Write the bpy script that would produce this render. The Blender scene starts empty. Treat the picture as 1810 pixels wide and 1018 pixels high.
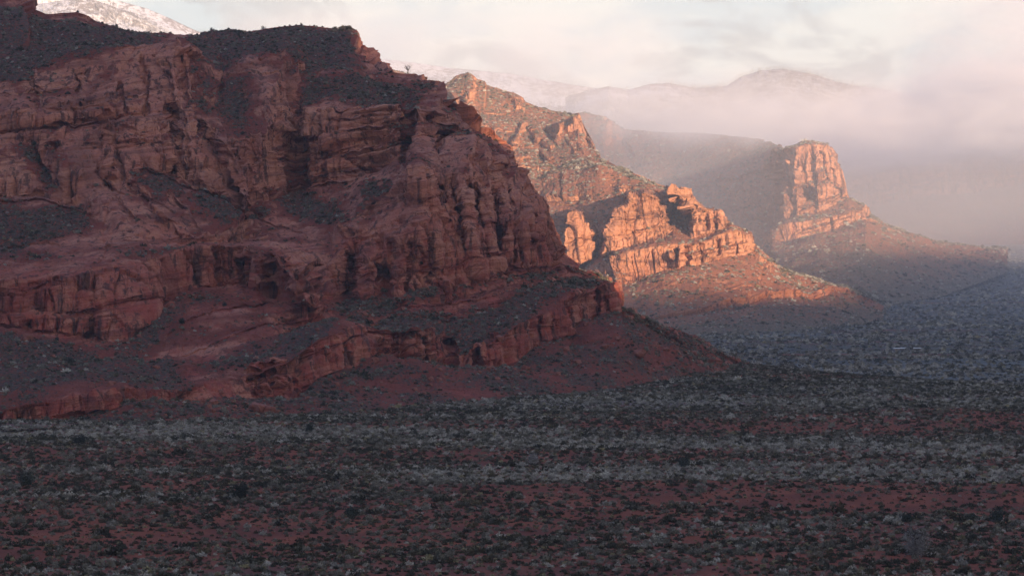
import bpy, math, random
import numpy as np
C = bpy.context.scene
COL = C.collection
R = math.radians
random.seed(7)
rng = np.random.default_rng(11)

# ------------------------------------------------------------------ camera
F = 5132.0            # focal length in photo pixels (photo is 1810 wide)
CX, HY = 905.0, 420.0  # principal column, horizon row
H = 50.0              # camera height above the plain
cam = bpy.data.cameras.new('camera')
cam.sensor_width = 36.0
cam.lens = 36.0 * F / 1810.0
cam.shift_y = (HY - 509.0) / 1810.0
cam.clip_start = 1.0
cam.clip_end = 60000.0
camo = bpy.data.objects.new('camera', cam)
COL.objects.link(camo)
camo.location = (0, 0, H)
camo.rotation_euler = (R(90), 0, 0)
C.camera = camo

# ------------------------------------------------------------------ sun and sky
SUN_DIR = np.array([0.40, -0.917])       # horizontal direction towards the sun
SUN_EL = R(7.0)
TAN = math.tan(SUN_EL)
sun = bpy.data.lights.new('sun', 'SUN')
sun.energy = 5.0
sun.angle = R(0.5)
sun.color = (1.0, 0.70, 0.48)
suno = bpy.data.objects.new('sun', sun)
COL.objects.link(suno)
suno.location = (400, -900, 900)
az = math.atan2(SUN_DIR[0], SUN_DIR[1])   # clockwise from +Y
suno.rotation_euler = (R(90) - SUN_EL, 0, math.pi - az)
C.view_settings.view_transform = 'Standard'
C.view_settings.look = 'None'
C.view_settings.gamma = 1.0
C.view_settings.use_curve_mapping = False
C.view_settings.exposure = 1.35
C.cycles.volume_bounces = 3
C.cycles.max_bounces = 6
C.cycles.diffuse_bounces = 3
C.cycles.volume_step_rate = 1.0
C.cycles.volume_max_steps = 256
C.cycles.use_denoising = True

W = bpy.data.worlds.new('World')
C.world = W
W.use_nodes = True


class NT:
    """small node-tree helper"""
    def __init__(s, tree):
        s.t = tree
        tree.nodes.clear()

    def n(s, kind, **kw):
        nd = s.t.nodes.new(kind)
        for k, v in kw.items():
            if k.startswith('i_'):
                key = k[2:]
                key = int(key) if key.isdigit() else key.replace('_', ' ')
                s.set(nd.inputs[key], v)
            else:
                setattr(nd, k, v)
        return nd

    def set(s, sock, v):
        if isinstance(v, bpy.types.NodeSocket):
            s.t.links.new(v, sock)
        else:
            if isinstance(v, tuple) and len(v) == 3 and sock.type == 'RGBA':
                v = v + (1.0,)
            sock.default_value = v

    def math(s, op, a, b=0.0, c=None, clamp=False):
        nd = s.t.nodes.new('ShaderNodeMath')
        nd.operation = op
        nd.use_clamp = clamp
        s.set(nd.inputs[0], a)
        s.set(nd.inputs[1], b)
        if c is not None:
            s.set(nd.inputs[2], c)
        return nd.outputs[0]

    def vmul(s, v, k):
        nd = s.t.nodes.new('ShaderNodeVectorMath')
        nd.operation = 'MULTIPLY'
        s.set(nd.inputs[0], v)
        s.set(nd.inputs[1], k)
        return nd.outputs[0]

    def vadd(s, v, k):
        nd = s.t.nodes.new('ShaderNodeVectorMath')
        nd.operation = 'ADD'
        s.set(nd.inputs[0], v)
        s.set(nd.inputs[1], k)
        return nd.outputs[0]

    def mix(s, f, a, b, blend='MIX'):
        nd = s.t.nodes.new('ShaderNodeMix')
        nd.data_type = 'RGBA'
        nd.blend_type = blend
        s.set(nd.inputs[0], f)
        s.set(nd.inputs[6], a)
        s.set(nd.inputs[7], b)
        return nd.outputs[2]

    def noise(s, v, scale, detail=4.0, rough=0.55, dist=0.0):
        nd = s.t.nodes.new('ShaderNodeTexNoise')
        s.set(nd.inputs['Vector'], v)
        nd.inputs['Scale'].default_value = scale
        nd.inputs['Detail'].default_value = detail
        nd.inputs['Roughness'].default_value = rough
        nd.inputs['Distortion'].default_value = dist
        return nd.outputs[0]

    def ramp(s, f, a, b, lo=0.0, hi=1.0):
        nd = s.t.nodes.new('ShaderNodeMapRange')
        nd.interpolation_type = 'SMOOTHSTEP'
        s.set(nd.inputs[0], f)
        nd.inputs[1].default_value = a
        nd.inputs[2].default_value = b
        nd.inputs[3].default_value = lo
        nd.inputs[4].default_value = hi
        return nd.outputs[0]


# sky: physical sky with a bright broken overcast over it
w = NT(W.node_tree)
sky = w.n('ShaderNodeTexSky', sky_type='NISHITA', sun_disc=False)
sky.sun_elevation = SUN_EL
sky.sun_rotation = az
sky.air_density = 1.0
sky.dust_density = 1.5
tc = w.n('ShaderNodeTexCoord')
d = tc.outputs['Generated']
sep = w.n('ShaderNodeSeparateXYZ', i_0=d)
stretch = w.vmul(d, (1.0, 1.0, 2.4))
c1 = w.noise(w.vadd(stretch, (3.1, 0.4, 0.0)), 11.0, 6.0, 0.55, 0.4)
c2 = w.noise(w.vadd(stretch, (0.0, 5.0, 1.0)), 26.0, 6.0, 0.6, 0.6)
cl = w.math('ADD', w.math('MULTIPLY', c1, 0.6), w.math('MULTIPLY', c2, 0.4))
warm = w.mix(w.ramp(cl, 0.43, 0.56), (3.05, 3.35, 3.5), (4.15, 4.05, 3.8))
grey = w.ramp(w.noise(w.vadd(stretch, (9.0, 2.0, 4.0)), 19.0, 6.0, 0.62, 0.8), 0.50, 0.62)
cloud = w.mix(w.math('MULTIPLY', grey, 0.75), warm, (2.2, 2.2, 2.3))
# overhead the cloud deck is thinner, bluer and darker
up = w.ramp(sep.outputs[2], 0.05, 0.55)
# the cloud is brightest ahead and towards the rising sun, dull on the far side
dotn = w.n('ShaderNodeVectorMath', operation='DOT_PRODUCT', i_0=d, i_1=(0.86, 0.50, 0.0))
side = w.ramp(dotn.outputs['Value'], -0.6, 0.35, 0.12, 1.0)
cloud = w.mix(1.0, cloud, w.n('ShaderNodeCombineColor', i_0=side, i_1=side, i_2=side).outputs[0], 'MULTIPLY')
cloud2 = w.mix(up, cloud, (0.62, 1.22, 2.9))
# warm sunrise glow in the cloud round the sun
glow = w.n('ShaderNodeVectorMath', operation='DOT_PRODUCT', i_0=d, i_1=(0.40, -0.85, 0.34))
gl = w.ramp(glow.outputs['Value'], 0.35, 0.98)
cloud2 = w.mix(gl, cloud2, (2.85, 2.7, 2.75))
skyc = w.mix(0.85, sky.outputs[0], cloud2)
bg = w.n('ShaderNodeBackground', i_Color=skyc, i_Strength=0.10)
wo = w.n('ShaderNodeOutputWorld', i_Surface=bg.outputs[0])


# ------------------------------------------------------------------ helpers
def tag(o, label=None, cat=None, group=None, kind=None):
    if label: o['label'] = label
    if cat: o['category'] = cat
    if group: o['group'] = group
    if kind: o['kind'] = kind
    return o


def world(px, py, r):
    """photo pixel at depth r -> point"""
    return ((px - CX) / F * r, r, H + (HY - py) / F * r)


_G = np.array([[1, 1, 0], [-1, 1, 0], [1, -1, 0], [-1, -1, 0], [1, 0, 1], [-1, 0, 1], [1, 0, -1], [-1, 0, -1],
               [0, 1, 1], [0, -1, 1], [0, 1, -1], [0, -1, -1], [1, 1, 0], [-1, 1, 0], [0, -1, 1], [0, -1, -1]], np.float32)


def pn(x, y, z, seed=0):
    """3-D gradient noise, about -1..1"""
    x, y, z = np.broadcast_arrays(np.asarray(x, np.float32), np.asarray(y, np.float32), np.asarray(z, np.float32))
    fx, fy, fz = np.floor(x), np.floor(y), np.floor(z)
    ix, iy, iz = fx.astype(np.int32), fy.astype(np.int32), fz.astype(np.int32)
    x, y, z = x - fx, y - fy, z - fz
    u, v, q = x*x*x*(x*(x*6-15)+10), y*y*y*(y*(y*6-15)+10), z*z*z*(z*(z*6-15)+10)

    def g(dx, dy, dz):
        with np.errstate(over='ignore'):
            h = ((ix + dx).astype(np.uint32) * np.uint32(374761393) + (iy + dy).astype(np.uint32) * np.uint32(668265263)
                 + (iz + dz).astype(np.uint32) * np.uint32(2246822519) + np.uint32(seed * 7919 + 13))
            h = (h ^ (h >> np.uint32(13))) * np.uint32(1274126177)
            h = (h ^ (h >> np.uint32(16))) & np.uint32(15)
        gr = _G[h]
        return gr[..., 0]*(x-dx) + gr[..., 1]*(y-dy) + gr[..., 2]*(z-dz)
    a = g(0, 0, 0); a = a + u*(g(1, 0, 0) - a)
    b = g(0, 1, 0); b = b + u*(g(1, 1, 0) - b)
    c = g(0, 0, 1); c = c + u*(g(1, 0, 1) - c)
    e = g(0, 1, 1); e = e + u*(g(1, 1, 1) - e)
    a = a + v*(b - a)
    c = c + v*(e - c)
    return a + q*(c - a)


def fbm(x, y, z, octaves=4, seed=0, gain=0.5):
    s, a, k = 0.0, 1.0, 1.0
    for i in range(octaves):
        s = s + a*pn(x*k, y*k, z*k, seed + i)
        a *= gain
        k *= 2.03
    return s


def sm(a, b, v):
    t = np.clip((v - a) / (b - a), 0, 1)
    return t*t*(3 - 2*t)


def blur(a, n, axis):
    if n < 1: return a
    k = np.ones(2*n + 1, np.float32) / (2*n + 1)
    p = [(0, 0)]*a.ndim
    p[axis] = (n, n)
    q = np.pad(a, p, mode='edge')
    c = np.cumsum(q, axis=axis, dtype=np.float64)
    z = np.zeros_like(np.take(c, [0], axis=axis))
    c = np.concatenate([z, c], axis=axis)
    hi = np.take(c, range(2*n + 1, c.shape[axis]), axis=axis)
    lo = np.take(c, range(0, c.shape[axis] - 2*n - 1), axis=axis)
    return ((hi - lo) / (2*n + 1)).astype(np.float32)


def grid_mesh(name, X, Y, Z, mat, attrs=None, smooth=True):
    nv, nu = X.shape
    me = bpy.data.meshes.new(name)
    n = nv*nu
    me.vertices.add(n)
    me.vertices.foreach_set('co', np.stack([X, Y, Z], -1).astype(np.float32).ravel())
    idx = np.arange(n, dtype=np.int32).reshape(nv, nu)
    q = np.stack([idx[:-1, :-1], idx[:-1, 1:], idx[1:, 1:], idx[1:, :-1]], -1).reshape(-1, 4)
    m = len(q)
    me.loops.add(m*4)
    me.loops.foreach_set('vertex_index', q.ravel())
    me.polygons.add(m)
    me.polygons.foreach_set('loop_start', np.arange(0, m*4, 4, dtype=np.int32))
    me.update(calc_edges=True)
    me.polygons.foreach_set('use_smooth', np.full(m, smooth, bool))
    for k, v in (attrs or {}).items():
        a = me.attributes.new(k, 'FLOAT', 'POINT')
        a.data.foreach_set('value', np.asarray(v, np.float32).ravel())
    me.materials.append(mat)
    o = bpy.data.objects.new(name, me)
    COL.objects.link(o)
    return o


def raw_mesh(name, verts, faces, mat, parent=None, smooth=False):
    me = bpy.data.meshes.new(name)
    me.from_pydata([tuple(map(float, v)) for v in verts], [], [tuple(map(int, f)) for f in faces])
    if mat: me.materials.append(mat)
    if smooth:
        me.polygons.foreach_set('use_smooth', np.full(len(me.polygons), True, bool))
    o = bpy.data.objects.new(name, me)
    COL.objects.link(o)
    if parent: o.parent = parent
    return o


def normals(X, Y, Z):
    P = np.stack([X, Y, Z], -1)
    du = np.gradient(P, axis=1)
    dv = np.gradient(P, axis=0)
    N = np.cross(du, dv)
    N /= np.linalg.norm(N, axis=-1, keepdims=True) + 1e-9
    return N.astype(np.float32)


def stroke_dist(px, py, pts):
    best = np.full(px.shape, 1e9, np.float32)
    if len(pts) == 1:
        return np.hypot(px - pts[0][0], py - pts[0][1])
    for (ax, ay), (bx, by) in zip(pts[:-1], pts[1:]):
        dx, dy = bx - ax, by - ay
        t = np.clip(((px-ax)*dx + (py-ay)*dy) / (dx*dx + dy*dy + 1e-6), 0, 1)
        best = np.minimum(best, np.hypot(px - ax - t*dx, py - ay - t*dy))
    return best


def inside(px, py, poly):
    ins = np.zeros(px.shape, bool)
    n = len(poly)
    for i in range(n):
        (x0, y0), (x1, y1) = poly[i], poly[(i+1) % n]
        if y0 == y1: continue
        c = ((y0 > py) != (y1 > py)) & (px < (x1-x0)*(py-y0)/(y1-y0) + x0)
        ins ^= c
    return ins


def h1(i, j, seed):
    with np.errstate(over='ignore'):
        h = (i.astype(np.int64).astype(np.uint32)*np.uint32(374761393) + j.astype(np.int64).astype(np.uint32)*np.uint32(668265263) + np.uint32(seed*9973 + 17))
        h = (h ^ (h >> np.uint32(13)))*np.uint32(1274126177)
        h = (h ^ (h >> np.uint32(16)))*np.uint32(2246822519)
        h = h ^ (h >> np.uint32(15))
    return (h & np.uint32(0xFFFF)).astype(np.float32)/65535.0


def joint_blocks(u, v, seed):
    """jointed rock: cells along u (columns) broken at uneven levels along v; returns offset, in -1..1, flat or tilted per block"""
    i0 = np.floor(u)
    best = np.full(u.shape, 9.0, np.float32); cell = i0.copy(); second = best.copy()
    for di in (-1, 0, 1):
        i = i0 + di
        c = i + 0.15 + 0.7*h1(i, i*0, seed)
        dd = np.abs(u - c)
        m = dd < best
        second = np.where(m, best, np.minimum(second, dd))
        cell = np.where(m, i, cell)
        best = np.where(m, dd, best)
    cen = cell + 0.15 + 0.7*h1(cell, cell*0, seed)
    vv = v + 3.0*h1(cell, cell*0 + 5, seed)
    j = np.floor(vv)
    fv = vv - j
    off = 0.6*(2*h1(cell, cell*0 + 9, seed) - 1) + 0.4*(2*h1(cell, j, seed + 3) - 1)
    tilt = 1.1*(2*h1(cell, j, seed + 5) - 1)
    lean = 0.5*(2*h1(cell, j, seed + 7) - 1)
    gap = np.exp(-((second - best)/0.10)**2)
    return off + tilt*(u - cen) + lean*(fv - 0.5) - 0.7*gap


class Relief:
    """A rock body built from profiles: per azimuth, feature lines (foot, cliff base, cliff top ...) give range and height;
    rows between them follow the slope, then the body runs on behind its crest down to the ground."""
    def __init__(s, px0, px1, step, lines, back=((12, -0.6), (60, -8), (260, -130)), minrows=3, vstep=None):
        vstep = vstep or step
        s.cols = np.arange(px0, px1 + step, step, dtype=np.float32)
        py, rr = [], []
        for L in lines:
            a = np.array(L, np.float64)
            py.append(np.interp(s.cols, a[:, 0], a[:, 1]))
            rr.append(np.interp(s.cols, a[:, 0], a[:, 2]))
        top = py[-1]
        for k in range(len(py)):
            py[k] = np.maximum(py[k], top + 0.02*(len(py) - 1 - k))
            if k:
                py[k] = np.minimum(py[k], py[k-1] - 0.01)
                rr[k] = np.maximum(rr[k], rr[k-1] + 0.3)
        kr = max(1, int(4/step))
        rr = [blur(blur(r_.astype(np.float32), kr, 0), kr, 0) for r_ in rr]
        zz = [H + (HY - p)/F*r_ for p, r_ in zip(py, rr)]
        Rr, Zr, seg = [], [], []
        for k in range(len(lines) - 1):
            n = max(minrows, int(np.percentile(py[k] - py[k+1], 92) / vstep))
            for i in range(n):
                t = i / n
                Rr.append(rr[k]*(1-t) + rr[k+1]*t)
                Zr.append(zz[k]*(1-t) + zz[k+1]*t)
                seg.append(k + t)
        Rr.append(rr[-1]); Zr.append(zz[-1]); seg.append(len(lines) - 1.0)
        s.itop = len(Rr) - 1
        for dr, dz in back:
            pr, pz = Rr[-1].copy(), Zr[-1].copy()
            for i in range(1, 5):
                Rr.append(pr + (rr[-1] + dr - pr)*i/4)
                Zr.append(pz + (zz[-1] + dz - pz)*i/4)
                seg.append(len(lines) - 1.0)
        s.R = np.array(Rr, np.float32)
        s.Z = np.array(Zr, np.float32)
        s.seg = np.array(seg, np.float32)[:, None] + 0*s.R
        s.px = np.broadcast_to(s.cols[None, :], s.R.shape).astype(np.float32)
        s.py = (HY - (s.Z - H)/s.R*F).astype(np.float32)
        s.isback = (np.arange(len(Rr)) > s.itop)[:, None] & np.ones(s.R.shape, bool)

    def smooth(s, n):
        s.R[:s.itop+1] = blur(s.R[:s.itop+1], n, 0)

    def warp(s, amp, scale, seed):
        s.wx = s.px + amp*fbm(s.px/scale, s.py/scale, 0.5, 3, seed)
        s.wy = s.py + amp*fbm(s.px/scale, s.py/scale, 7.5, 3, seed + 5)

    def stroke(s, pts, width, depth, power=2.0):
        xs = [p[0] for p in pts]; ys = [p[1] for p in pts]
        m = 3*width + 20
        j = np.where((s.cols > min(xs)-m) & (s.cols < max(xs)+m))[0]
        if len(j) == 0: return
        sl = (slice(0, s.itop+1), slice(j[0], j[-1]+1))
        dd = stroke_dist(s.wx[sl], s.wy[sl], pts) / width
        s.R[sl] += depth*np.exp(-np.power(dd, power))*(np.abs(s.wy[sl] - s.py[sl]) < 1e6)

    def ledge(s, pts, d, up=24.0):
        """a projecting lip: the rock above it is set back, with a recess under the lip"""
        xs = [p[0] for p in pts]
        j = np.where((s.cols > xs[0]) & (s.cols < xs[-1]))[0]
        if len(j) < 4: return
        sl = (slice(0, s.itop+1), slice(j[0], j[-1]+1))
        c = s.cols[j]
        yl = np.interp(c, xs, [p[1] for p in pts])
        tp = np.clip(np.minimum(c - xs[0], xs[-1] - c)/(0.22*(xs[-1] - xs[0])), 0, 1)
        dy = s.py[sl] - yl[None, :] + 0.35*(s.wy[sl] - s.py[sl])
        s.R[sl] += d*tp[None, :]*np.where(dy < 0, np.exp(np.minimum(dy, 0)/up), 0.55*np.exp(-((dy - 4.5)/2.6)**2))

    def slab(s, poly, face, batter, zb, soft, turn=0.0):
        """headland whose face stands at range FACE, leaning back by BATTER above height ZB"""
        m = inside(s.wx, s.wy, poly).astype(np.float32)
        m[s.itop+1:] = 0
        m = blur(blur(m, soft, 0), soft, 1)
        xc = sum(p[0] for p in poly)/len(poly)
        tgt = face + batter*(s.Z - zb) + turn*(s.px - xc)*face/F
        s.R += m*np.minimum(0, tgt - s.R)
        return m

    def mask(s, poly, soft=3):
        m = inside(s.wx, s.wy, poly).astype(np.float32)
        return blur(blur(m, soft, 0), soft, 1)

    def xyz(s):
        return (s.px - CX)/F*s.R, s.R, s.Z


def rock_displace(rf, k, cliff, tilt, seed, amp=1.0, edge_rows=10, beds=None):
    """k = size factor of the features; cliff = 0..1 steepness mask; returns displaced X, Y, Z"""
    X, Y, Z = [a.copy() for a in rf.xyz()]
    Xb, Zb = X, Z
    N = normals(blur(blur(X, 4, 0), 4, 1), blur(blur(Y, 4, 0), 4, 1), blur(blur(Z, 4, 0), 4, 1))
    flip = np.where(N[..., 1] > 0, -1.0, 1.0)[..., None]
    N = N*flip
    x, y, z = X/k, Y/k, Z/k
    wob = fbm(x/40, y/40, z/40, 2, seed + 40)
    D = 5.0*fbm(x/55, y/55, z/70, 2, seed)
    # jointed columns and blocks, three sizes
    tl = tilt + 0.10*pn(x/60, y/60, z/25, seed + 12)
    lean = 0.14 + 0.12*pn(x/80, y/80, 0.5, seed + 2)
    for w_, hh, a_, wb, sd in ((19, 90, 4.4, 3.5, 3), (8.5, 36, 2.2, 1.5, 4), (3.6, 12, 0.95, 0.8, 5), (1.7, 3.6, 0.36, 0.4, 6)):
        jx = wb*pn(x/(1.3*w_), y/(1.3*w_), z/(2.5*w_), seed + 50 + sd)
        D += (0.10 + 0.90*cliff)*a_*joint_blocks((x + 0.5*y*0 + lean*z + jx)/w_, (z - tl*x + 0.6*jx)/hh, seed + sd)
    # long open joints
    q = pn((x + 2.0*wob + 0.10*z)/15, y/15, z/90, seed + 6)
    D -= cliff*3.0*np.exp(-(q/0.030)**2)
    # strata: ledges following tilted beds
    s_ = z - tl*x + 1.2*wob
    bedded = 0.45 + 0.9*sm(-0.1, 0.35, pn(x/70, y/70, z/22, seed + 13))
    if beds is not None: bedded = np.clip(bedded + beds, 0.15, None)
    for per, a in ((10.0, 0.55), (3.6, 0.36), (1.5, 0.26), (0.7, 0.15)):
        D += (0.30 + 0.70*cliff)*bedded*a*np.tanh(3.2*pn(s_/per, x/120, y/120, seed + 14 + int(per*3)))
    # roughness
    D += 0.55*fbm(x/6.0, y/6.0, z/5.0, 5, seed + 22, 0.66)
    # rills and rubble on the slopes
    D += (1 - cliff)*(1.1*np.abs(pn((x + 2*wob)/8, y/60, z/40, seed + 31)) + 0.5*np.abs(pn(x/2.6, y/9, z/6, seed + 32)))
    D *= k*amp
    # keep the crest close to its line
    ramp = np.ones(X.shape[0], np.float32)
    t = np.arange(X.shape[0])
    ramp = 0.25 + 0.75*np.clip(np.abs(t - rf.itop)/edge_rows, 0, 1)
    D = D*ramp[:, None]*(0.12 + 0.88*sm(0.0, 0.7, rf.seg))
    X = X + N[..., 0]*D
    Y = Y + N[..., 1]*D
    Z = Z + N[..., 2]*D
    return X, Y, Z


# ------------------------------------------------------------------ materials
def new_mat(name):
    m = bpy.data.materials.new(name)
    m.use_nodes = True
    return m, NT(m.node_tree)


def rock_material(name, upper, lower, soil, scrub, k=1.0, tilt=0.05, scrub_scale=1.0, bump=1.0, frost=(0.21, 0.215, 0.185)):
    m, t = new_mat(name)
    geo = t.n('ShaderNodeNewGeometry')
    pos = t.vmul(geo.outputs['Position'], (1/k, 1/k, 1/k))
    sp = t.n('ShaderNodeSeparateXYZ', i_0=pos)
    x, y, z = sp.outputs
    veg = t.n('ShaderNodeAttribute', attribute_name='veg').outputs['Fac']
    red = t.n('ShaderNodeAttribute', attribute_name='red').outputs['Fac']
    big = t.noise(pos, 0.022, 5, 0.6)
    mid = t.noise(pos, 0.14, 6, 0.62)
    fine = t.noise(pos, 1.1, 5, 0.65)
    # beds
    bed = t.math('ADD', t.math('SUBTRACT', z, t.math('MULTIPLY', x, tilt)), t.math('MULTIPLY', big, 9.0))
    bv = t.n('ShaderNodeCombineXYZ', i_0=t.math('MULTIPLY', x, 0.03), i_1=t.math('MULTIPLY', y, 0.03), i_2=bed)
    beds = t.noise(bv.outputs[0], 0.45, 5, 0.7)
    # streaks running down the faces
    sv = t.n('ShaderNodeCombineXYZ', i_0=x, i_1=y, i_2=t.math('MULTIPLY', z, 0.07))
    streak = t.noise(sv.outputs[0], 0.32, 5, 0.65, 0.3)
    base = t.mix(red, upper, lower)
    lightc = t.mix(0.62, base, (0.60, 0.30, 0.19))
    darkc = t.mix(0.62, base, (0.085, 0.034, 0.032))
    patch = t.noise(t.vmul(pos, (1.0, 1.0, 0.6)), 0.050, 6, 0.6, 0.8)
    c = t.mix(t.ramp(mid, 0.42, 0.64, 0.0, 0.7), base, lightc)
    c = t.mix(t.ramp(patch, 0.52, 0.60, 0.0, 0.75), c, lightc)
    c = t.mix(t.ramp(patch, 0.46, 0.38, 0.0, 0.55), c, darkc)
    c = t.mix(t.ramp(big, 0.52, 0.68, 0.0, 0.5), c, darkc)
    c = t.mix(t.ramp(beds, 0.50, 0.64, 0.0, 0.75), c, darkc)
    c = t.mix(t.ramp(beds, 0.47, 0.34, 0.0, 0.6), c, lightc)
    c = t.mix(t.ramp(streak, 0.52, 0.63, 0.0, 0.85), c, (0.085, 0.043, 0.038))
    c = t.mix(t.ramp(fine, 0.52, 0.68, 0.0, 0.6), c, darkc)
    # soil with scrub
    sc = t.noise(pos, 0.75*scrub_scale, 4, 0.7)
    sc2 = t.noise(t.vadd(pos, (31.0, 7.0, 3.0)), 1.3*scrub_scale, 3, 0.6)
    soilc = t.mix(t.ramp(mid, 0.35, 0.65), soil, t.mix(0.5, soil, lower))
    g = t.mix(t.ramp(sc2, 0.52, 0.68), scrub, frost)
    g = t.mix(t.ramp(sc2, 0.48, 0.36), g, (0.035, 0.042, 0.036))
    soilc = t.mix(t.math('MULTIPLY', t.ramp(t.math('ADD', sc, t.math('MULTIPLY', t.math('SUBTRACT', veg, 0.75), 0.45)), 0.52, 0.64), 0.85), soilc, g)
    vf = t.ramp(t.math('ADD', veg, t.math('MULTIPLY', t.math('SUBTRACT', mid, 0.5), 0.9)), 0.30, 0.66)
    c = t.mix(vf, c, soilc)
    bs = t.n('ShaderNodeBsdfPrincipled', i_Base_Color=c, i_Roughness=0.95)
    bs.inputs['Specular IOR Level'].default_value = 0.08
    hgt = t.math('ADD', t.math('MULTIPLY', beds, 1.1), t.math('ADD', t.math('MULTIPLY', fine, 0.7), t.math('MULTIPLY', streak, 0.8)))
    hgt = t.math('ADD', hgt, t.math('MULTIPLY', t.math('MULTIPLY', vf, sc), 2.0))
    bp = t.n('ShaderNodeBump', i_Height=hgt, i_Strength=0.9, i_Distance=1.3*k*bump)
    t.set(bs.inputs['Normal'], bp.outputs[0])
    t.n('ShaderNodeOutputMaterial', i_Surface=bs.outputs[0])
    return m


def leaf_material(name, col, col2, scale=3.0):
    m, t = new_mat(name)
    geo = t.n('ShaderNodeNewGeometry')
    oi = t.n('ShaderNodeObjectInfo')
    nn = t.noise(geo.outputs['Position'], scale, 2, 0.6)
    c = t.mix(t.ramp(nn, 0.35, 0.65), col, col2)
    k = t.math('ADD', 0.65, t.math('MULTIPLY', oi.outputs['Random'], 0.7))
    hsv = t.n('ShaderNodeHueSaturation', i_Color=c, i_Value=k)
    bs = t.n('ShaderNodeBsdfPrincipled', i_Base_Color=hsv.outputs[0], i_Roughness=0.9)
    bs.inputs['Specular IOR Level'].default_value = 0.1
    t.n('ShaderNodeOutputMaterial', i_Surface=bs.outputs[0])
    return m


def plain_material(name, col, col2, scale=2.0, rough=0.85, bump=0.0):
    m, t = new_mat(name)
    tcn = t.n('ShaderNodeTexCoord')
    nn = t.noise(tcn.outputs['Object'], scale, 5, 0.6)
    c = t.mix(t.ramp(nn, 0.3, 0.7), col, col2)
    bs = t.n('ShaderNodeBsdfPrincipled', i_Base_Color=c, i_Roughness=rough)
    bs.inputs['Specular IOR Level'].default_value = 0.2
    if bump:
        bp = t.n('ShaderNodeBump', i_Height=nn, i_Strength=0.8, i_Distance=bump)
        t.set(bs.inputs['Normal'], bp.outputs[0])
    t.n('ShaderNodeOutputMaterial', i_Surface=bs.outputs[0])
    return m


UPPER = (0.50, 0.195, 0.130)
LOWER = (0.38, 0.090, 0.062)
SOIL = (0.22, 0.072, 0.050)
SCRUB = (0.090, 0.096, 0.076)
M_rock = rock_material('red_sandstone', UPPER, LOWER, (0.26, 0.080, 0.055), SCRUB, 1.0, 0.15, 1.3, 1.0, (0.125, 0.128, 0.11))
M_ridge = rock_material('orange_sandstone', (0.53, 0.255, 0.135), (0.45, 0.175, 0.088), (0.33, 0.145, 0.09), (0.17, 0.155, 0.105), 1.7, 0.05, 0.85)
M_far = rock_material('pale_sandstone', (0.40, 0.19, 0.12), (0.30, 0.12, 0.08), (0.22, 0.11, 0.08), (0.11, 0.12, 0.10), 2.6, 0.03, 0.7)


def ground_material():
    m, t = new_mat('red_desert_soil')
    geo = t.n('ShaderNodeNewGeometry')
    pos = geo.outputs['Position']
    cover = t.n('ShaderNodeAttribute', attribute_name='cover').outputs['Fac']
    pale = t.n('ShaderNodeAttribute', attribute_name='pale').outputs['Fac']
    mid = t.noise(pos, 0.05, 5, 0.6)
    sc = t.noise(pos, 0.55, 4, 0.7)
    fine = t.noise(pos, 1.7, 4, 0.65)
    soil = t.mix(t.ramp(mid, 0.35, 0.65), (0.26, 0.078, 0.045), (0.165, 0.053, 0.037))
    soil = t.mix(t.ramp(fine, 0.5, 0.75, 0, 0.5), soil, (0.11, 0.045, 0.035))
    g = t.mix(pale, (0.10, 0.102, 0.092), (0.24, 0.24, 0.22))
    g = t.mix(t.ramp(fine, 0.48, 0.34), g, (0.035, 0.040, 0.036))
    dist = t.ramp(t.n('ShaderNodeSeparateXYZ', i_0=pos).outputs[1], 500, 1500)
    f = t.ramp(t.math('ADD', t.math('ADD', sc, t.math('MULTIPLY', dist, 0.09)), t.math('MULTIPLY', t.math('SUBTRACT', cover, 0.5), 0.5)), 0.53, 0.62)
    f = t.math('MULTIPLY', f, t.ramp(dist, 0.0, 0.5, 0.15, 1.0))
    c = t.mix(f, soil, g)
    bs = t.n('ShaderNodeBsdfPrincipled', i_Base_Color=c, i_Roughness=1.0)
    bs.inputs['Specular IOR Level'].default_value = 0.05
    hgt = t.math('ADD', t.math('MULTIPLY', f, 0.8), t.math('MULTIPLY', fine, 0.5))
    bp = t.n('ShaderNodeBump', i_Height=hgt, i_Strength=0.8, i_Distance=0.6)
    t.set(bs.inputs['Normal'], bp.outputs[0])
    t.n('ShaderNodeOutputMaterial', i_Surface=bs.outputs[0])
    return m


M_ground = ground_material()


def snow_material():
    m, t = new_mat('snowy_slope')
    geo = t.n('ShaderNodeNewGeometry')
    pos = geo.outputs['Position']
    a = t.noise(pos, 0.075, 3, 0.75)
    b = t.noise(pos, 0.006, 4, 0.6)
    f = t.ramp(t.math('ADD', a, t.math('MULTIPLY', t.math('SUBTRACT', b, 0.5), 0.7)), 0.44, 0.60)
    c = t.mix(f, (0.52, 0.52, 0.55), (0.19, 0.165, 0.155))
    bs = t.n('ShaderNodeBsdfPrincipled', i_Base_Color=c, i_Roughness=0.9)
    bp = t.n('ShaderNodeBump', i_Height=a, i_Strength=0.5, i_Distance=6.0)
    t.set(bs.inputs['Normal'], bp.outputs[0])
    t.n('ShaderNodeOutputMaterial', i_Surface=bs.outputs[0])
    return m


M_snow = snow_material()

# ------------------------------------------------------------------ the plain and valley floor
CRX = np.array([-900, -400, 60, 88, 125, 167, 300, 700, 1500], float)
CRY = np.array([1500, 1350, 1190, 1140, 1040, 955, 800, 600, 500], float)


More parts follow.
